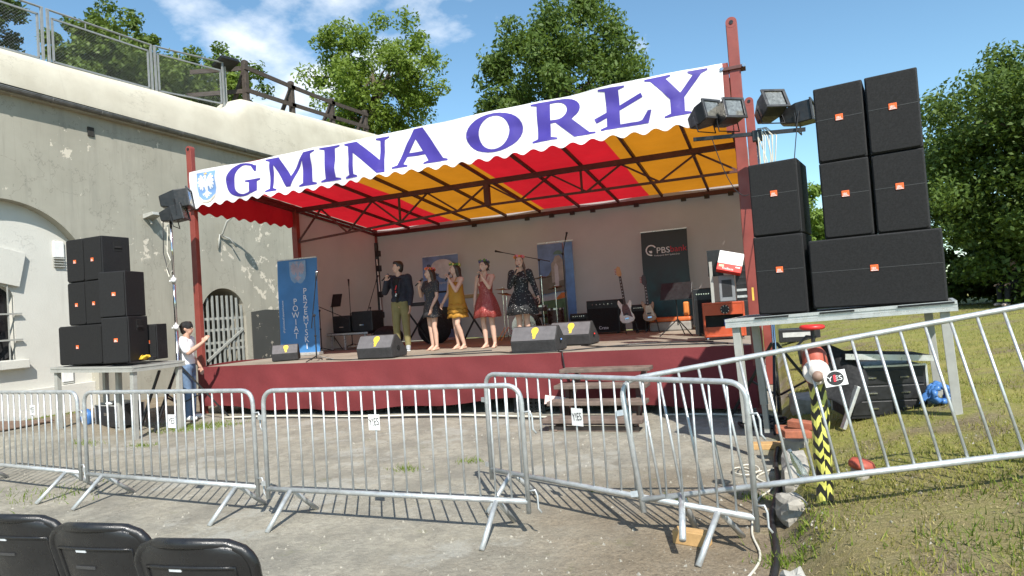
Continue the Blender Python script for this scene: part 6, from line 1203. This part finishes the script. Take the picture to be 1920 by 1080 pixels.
# under the left platform
c2 = rackcase('open black flight case under the left platform', G(-.35, -1.75, .0), R(-8), .7, .36, .45, False); MB().bx(-.3, .3, .05, .4, .37, .4).build('grey_tray', greyleg, c2); MB().ball((.1, .0, .4), (.09, .05, .03)).build('white_roll', white, c2, True)
MB().box((0, .0, .21), (.16, .012, .05)).build('handle_dish', chrome, c2)
bb = MB().ball((0, 0, .12), (.1, .1, .15), 16, 10); bb.v = [tuple(Vector(p) * (1 + .15 * mnoise.noise(Vector(p) * 9))) for p in bb.v]; o = tag(bb.build('plastic_bag', MATS['blue plastic'], None, True), 'small blue bag beside the flight case under the left platform', 'bag'); o.location = G(-.85, -1.75)
o = tag(MB().bx(-.75, .75, -.45, .45, .0, .02).build('floor_mat', pm('brown mat', (.17, .11, .075), .95, 0, .2, 10, .5, 80), None), 'flat brown mat on the ground by the fort wall', 'mat'); o.location = G(-2.7, -2.1, .02); o.rotation_euler = (0, 0, R(6))
o = tag(MB().bar((0, 0, .02), (.35, .15, 1.0), .05, .03).build('leaning_board', blackp, None), 'dark bar leaning beneath the left platform', 'bar'); o.location = G(.25, -1.6)
# ================================================================== GRASS, WEEDS, GRIT
def tri_mesh(name, V, mat, label, cat=None):
    n = len(V) // 3; me = bpy.data.meshes.new(name); me.vertices.add(n * 3); me.vertices.foreach_set('co', np.asarray(V, 'f').ravel()); me.loops.add(n * 3); me.loops.foreach_set('vertex_index', np.arange(n * 3, dtype='i')); me.polygons.add(n); me.polygons.foreach_set('loop_start', np.arange(0, n * 3, 3, dtype='i')); me.polygons.foreach_set('loop_total', np.full(n, 3, 'i')); me.update(calc_edges=True); me.materials.append(mat)
    o = bpy.data.objects.new(name, me); COL.objects.link(o); tag(o, label, cat, None, 'stuff'); return o
def blades(pts, h0, h1, wd, lean=.6):
    V = []
    for x, y in pts:
        z = gz(x, y) - .005; a = random.uniform(0, 6.283); h = random.uniform(h0, h1); w_ = wd * random.uniform(.7, 1.3); dx, dy = math.cos(a) * w_, math.sin(a) * w_; l_ = random.uniform(0, lean) * h; b_ = random.uniform(0, 6.283)
        V += [(x - dx, y - dy, z), (x + dx, y + dy, z), (x + math.cos(b_) * l_, y + math.sin(b_) * l_, z + h)]
    return V
def gmat(name, a, b, c3):
    t = NT(name); c = t.mix(t.ramp(t.noise(1.6, 4), [(.35, 0.), (.65, 1.)]), a, b); c = t.mix(t.ramp(t.noise(45, 2), [(.5, 0.), (.62, .9)]), c, c3); t.col(c); t.rough(.7); t.b.inputs['Specular IOR Level'].default_value = .2
    s = t.n.new('ShaderNodeBsdfTranslucent'); t.put(c, s.inputs[0]); ms = t.n.new('ShaderNodeMixShader'); ms.inputs[0].default_value = .35; t.l.new(t.b.outputs[0], ms.inputs[1]); t.l.new(s.outputs[0], ms.inputs[2]); t.l.new(ms.outputs[0], t.o.inputs[0]); return t.m
P = []
while len(P) < 120000:
    r_ = 2.6 + 24 * random.random() ** 1.5; a = R(random.uniform(-12, 62)); x = 10.466 + r_ * math.sin(a); y = -9.498 + r_ * math.cos(a)
    if x < 10.55: continue
    den_ = .5 + .9 * mnoise.noise((x * .8, y * .8, 3)) + .5 * mnoise.noise((x * 3, y * 3, 9))
    if y < -3.6 and x < 12.2: den_ -= .26 * sstep((12.4 - x) / 1.2) * sstep((-3.4 - y) / 1.0)
    if random.random() < den_: P.append((x, y))
tri_mesh('grass', blades(P, .018, .058, .005, 1.2), gmat('grass blades', (.27, .265, .06), (.19, .225, .04), (.44, .37, .15)), 'short yellow green grass covering the bank on the right', 'grass')
P = []
for cx, cy, n_, s_ in ((.9, -1.3, 900, .38), (1.3, -1.0, 500, .3), (.35, -2.6, 200, .15), (1.6, -2.6, 160, .12), (6.6, -3.4, 120, .1), (7.2, -3.0, 90, .08), (8.1, -6.4, 120, .12), (7.7, -6.6, 90, .1), (10.2, -3.9, 120, .08), (10.42, -5.2, 260, .1), (10.5, -4.9, 150, .1), (11.6, -5.6, 700, .35), (11.9, -4.9, 500, .3), (10.9, -6.2, 300, .2), (-3.6, -.6, 500, .5), (4.3, -5.9, 80, .08), (9.6, -4.0, 60, .06), (8.9, -3.9, 40, .04), (3.0, -4.9, 200, .3)):
    P += [(random.gauss(cx, s_), random.gauss(cy, s_ * .6)) for _ in range(n_)]
tri_mesh('weed_tufts', blades(P, .02, .075, .005, 1.1), gmat('weed leaves', (.12, .19, .025), (.17, .25, .03), (.26, .29, .07)), 'scattered green weed tufts in the paving and on the bank', 'weeds')
V = []
for _ in range(3600):
    if random.random() < .16: x, y = random.uniform(10.45, 12.8), random.uniform(-6.8, -3.2)
    else: r_ = 2.5 + 9 * random.random() ** 1.4; a = R(random.uniform(-75, 3)); x = 10.466 + r_ * math.sin(a); y = -9.498 + r_ * math.cos(a)
    if y > -.15 or x < -4: continue
    s_ = (.004 + .013 * random.random() ** 3) * (.8 if x > 10.45 else 1); z = gz(x, y) + s_ * .3; a = random.uniform(0, 6.28)
    q = [(x + s_ * math.cos(a + k * 2.09) * random.uniform(.7, 1.4), y + s_ * math.sin(a + k * 2.09) * random.uniform(.7, 1.4), z - s_ * .4) for k in range(3)]; top = (x + random.uniform(-.3, .3) * s_, y + random.uniform(-.3, .3) * s_, z + s_ * .8)
    V += [q[0], q[1], top, q[1], q[2], top, q[2], q[0], top]
tri_mesh('grit', V, pm('pale grit', (.30, .28, .235), .9, 0, .45, 50), 'loose grit and small stones scattered over the ground', 'gravel')
V = []
for _ in range(5200):
    x, y = random.uniform(10.5, 13), random.uniform(-7, -2.5); a = random.uniform(0, 6.28); l_ = random.uniform(.012, .05); z = gz(x, y) + .008; dx, dy = math.cos(a), math.sin(a)
    V += [(x - dy * .0016, y + dx * .0016, z), (x + dy * .0016, y - dx * .0016, z), (x + dx * l_, y + dy * l_, z + random.uniform(-.006, .012))]
tri_mesh('straw', V, pm('dry straw', (.45, .36, .18), .8, 0, .3, 30), 'dry straw and dead grass on the brown earth of the bank', 'straw')
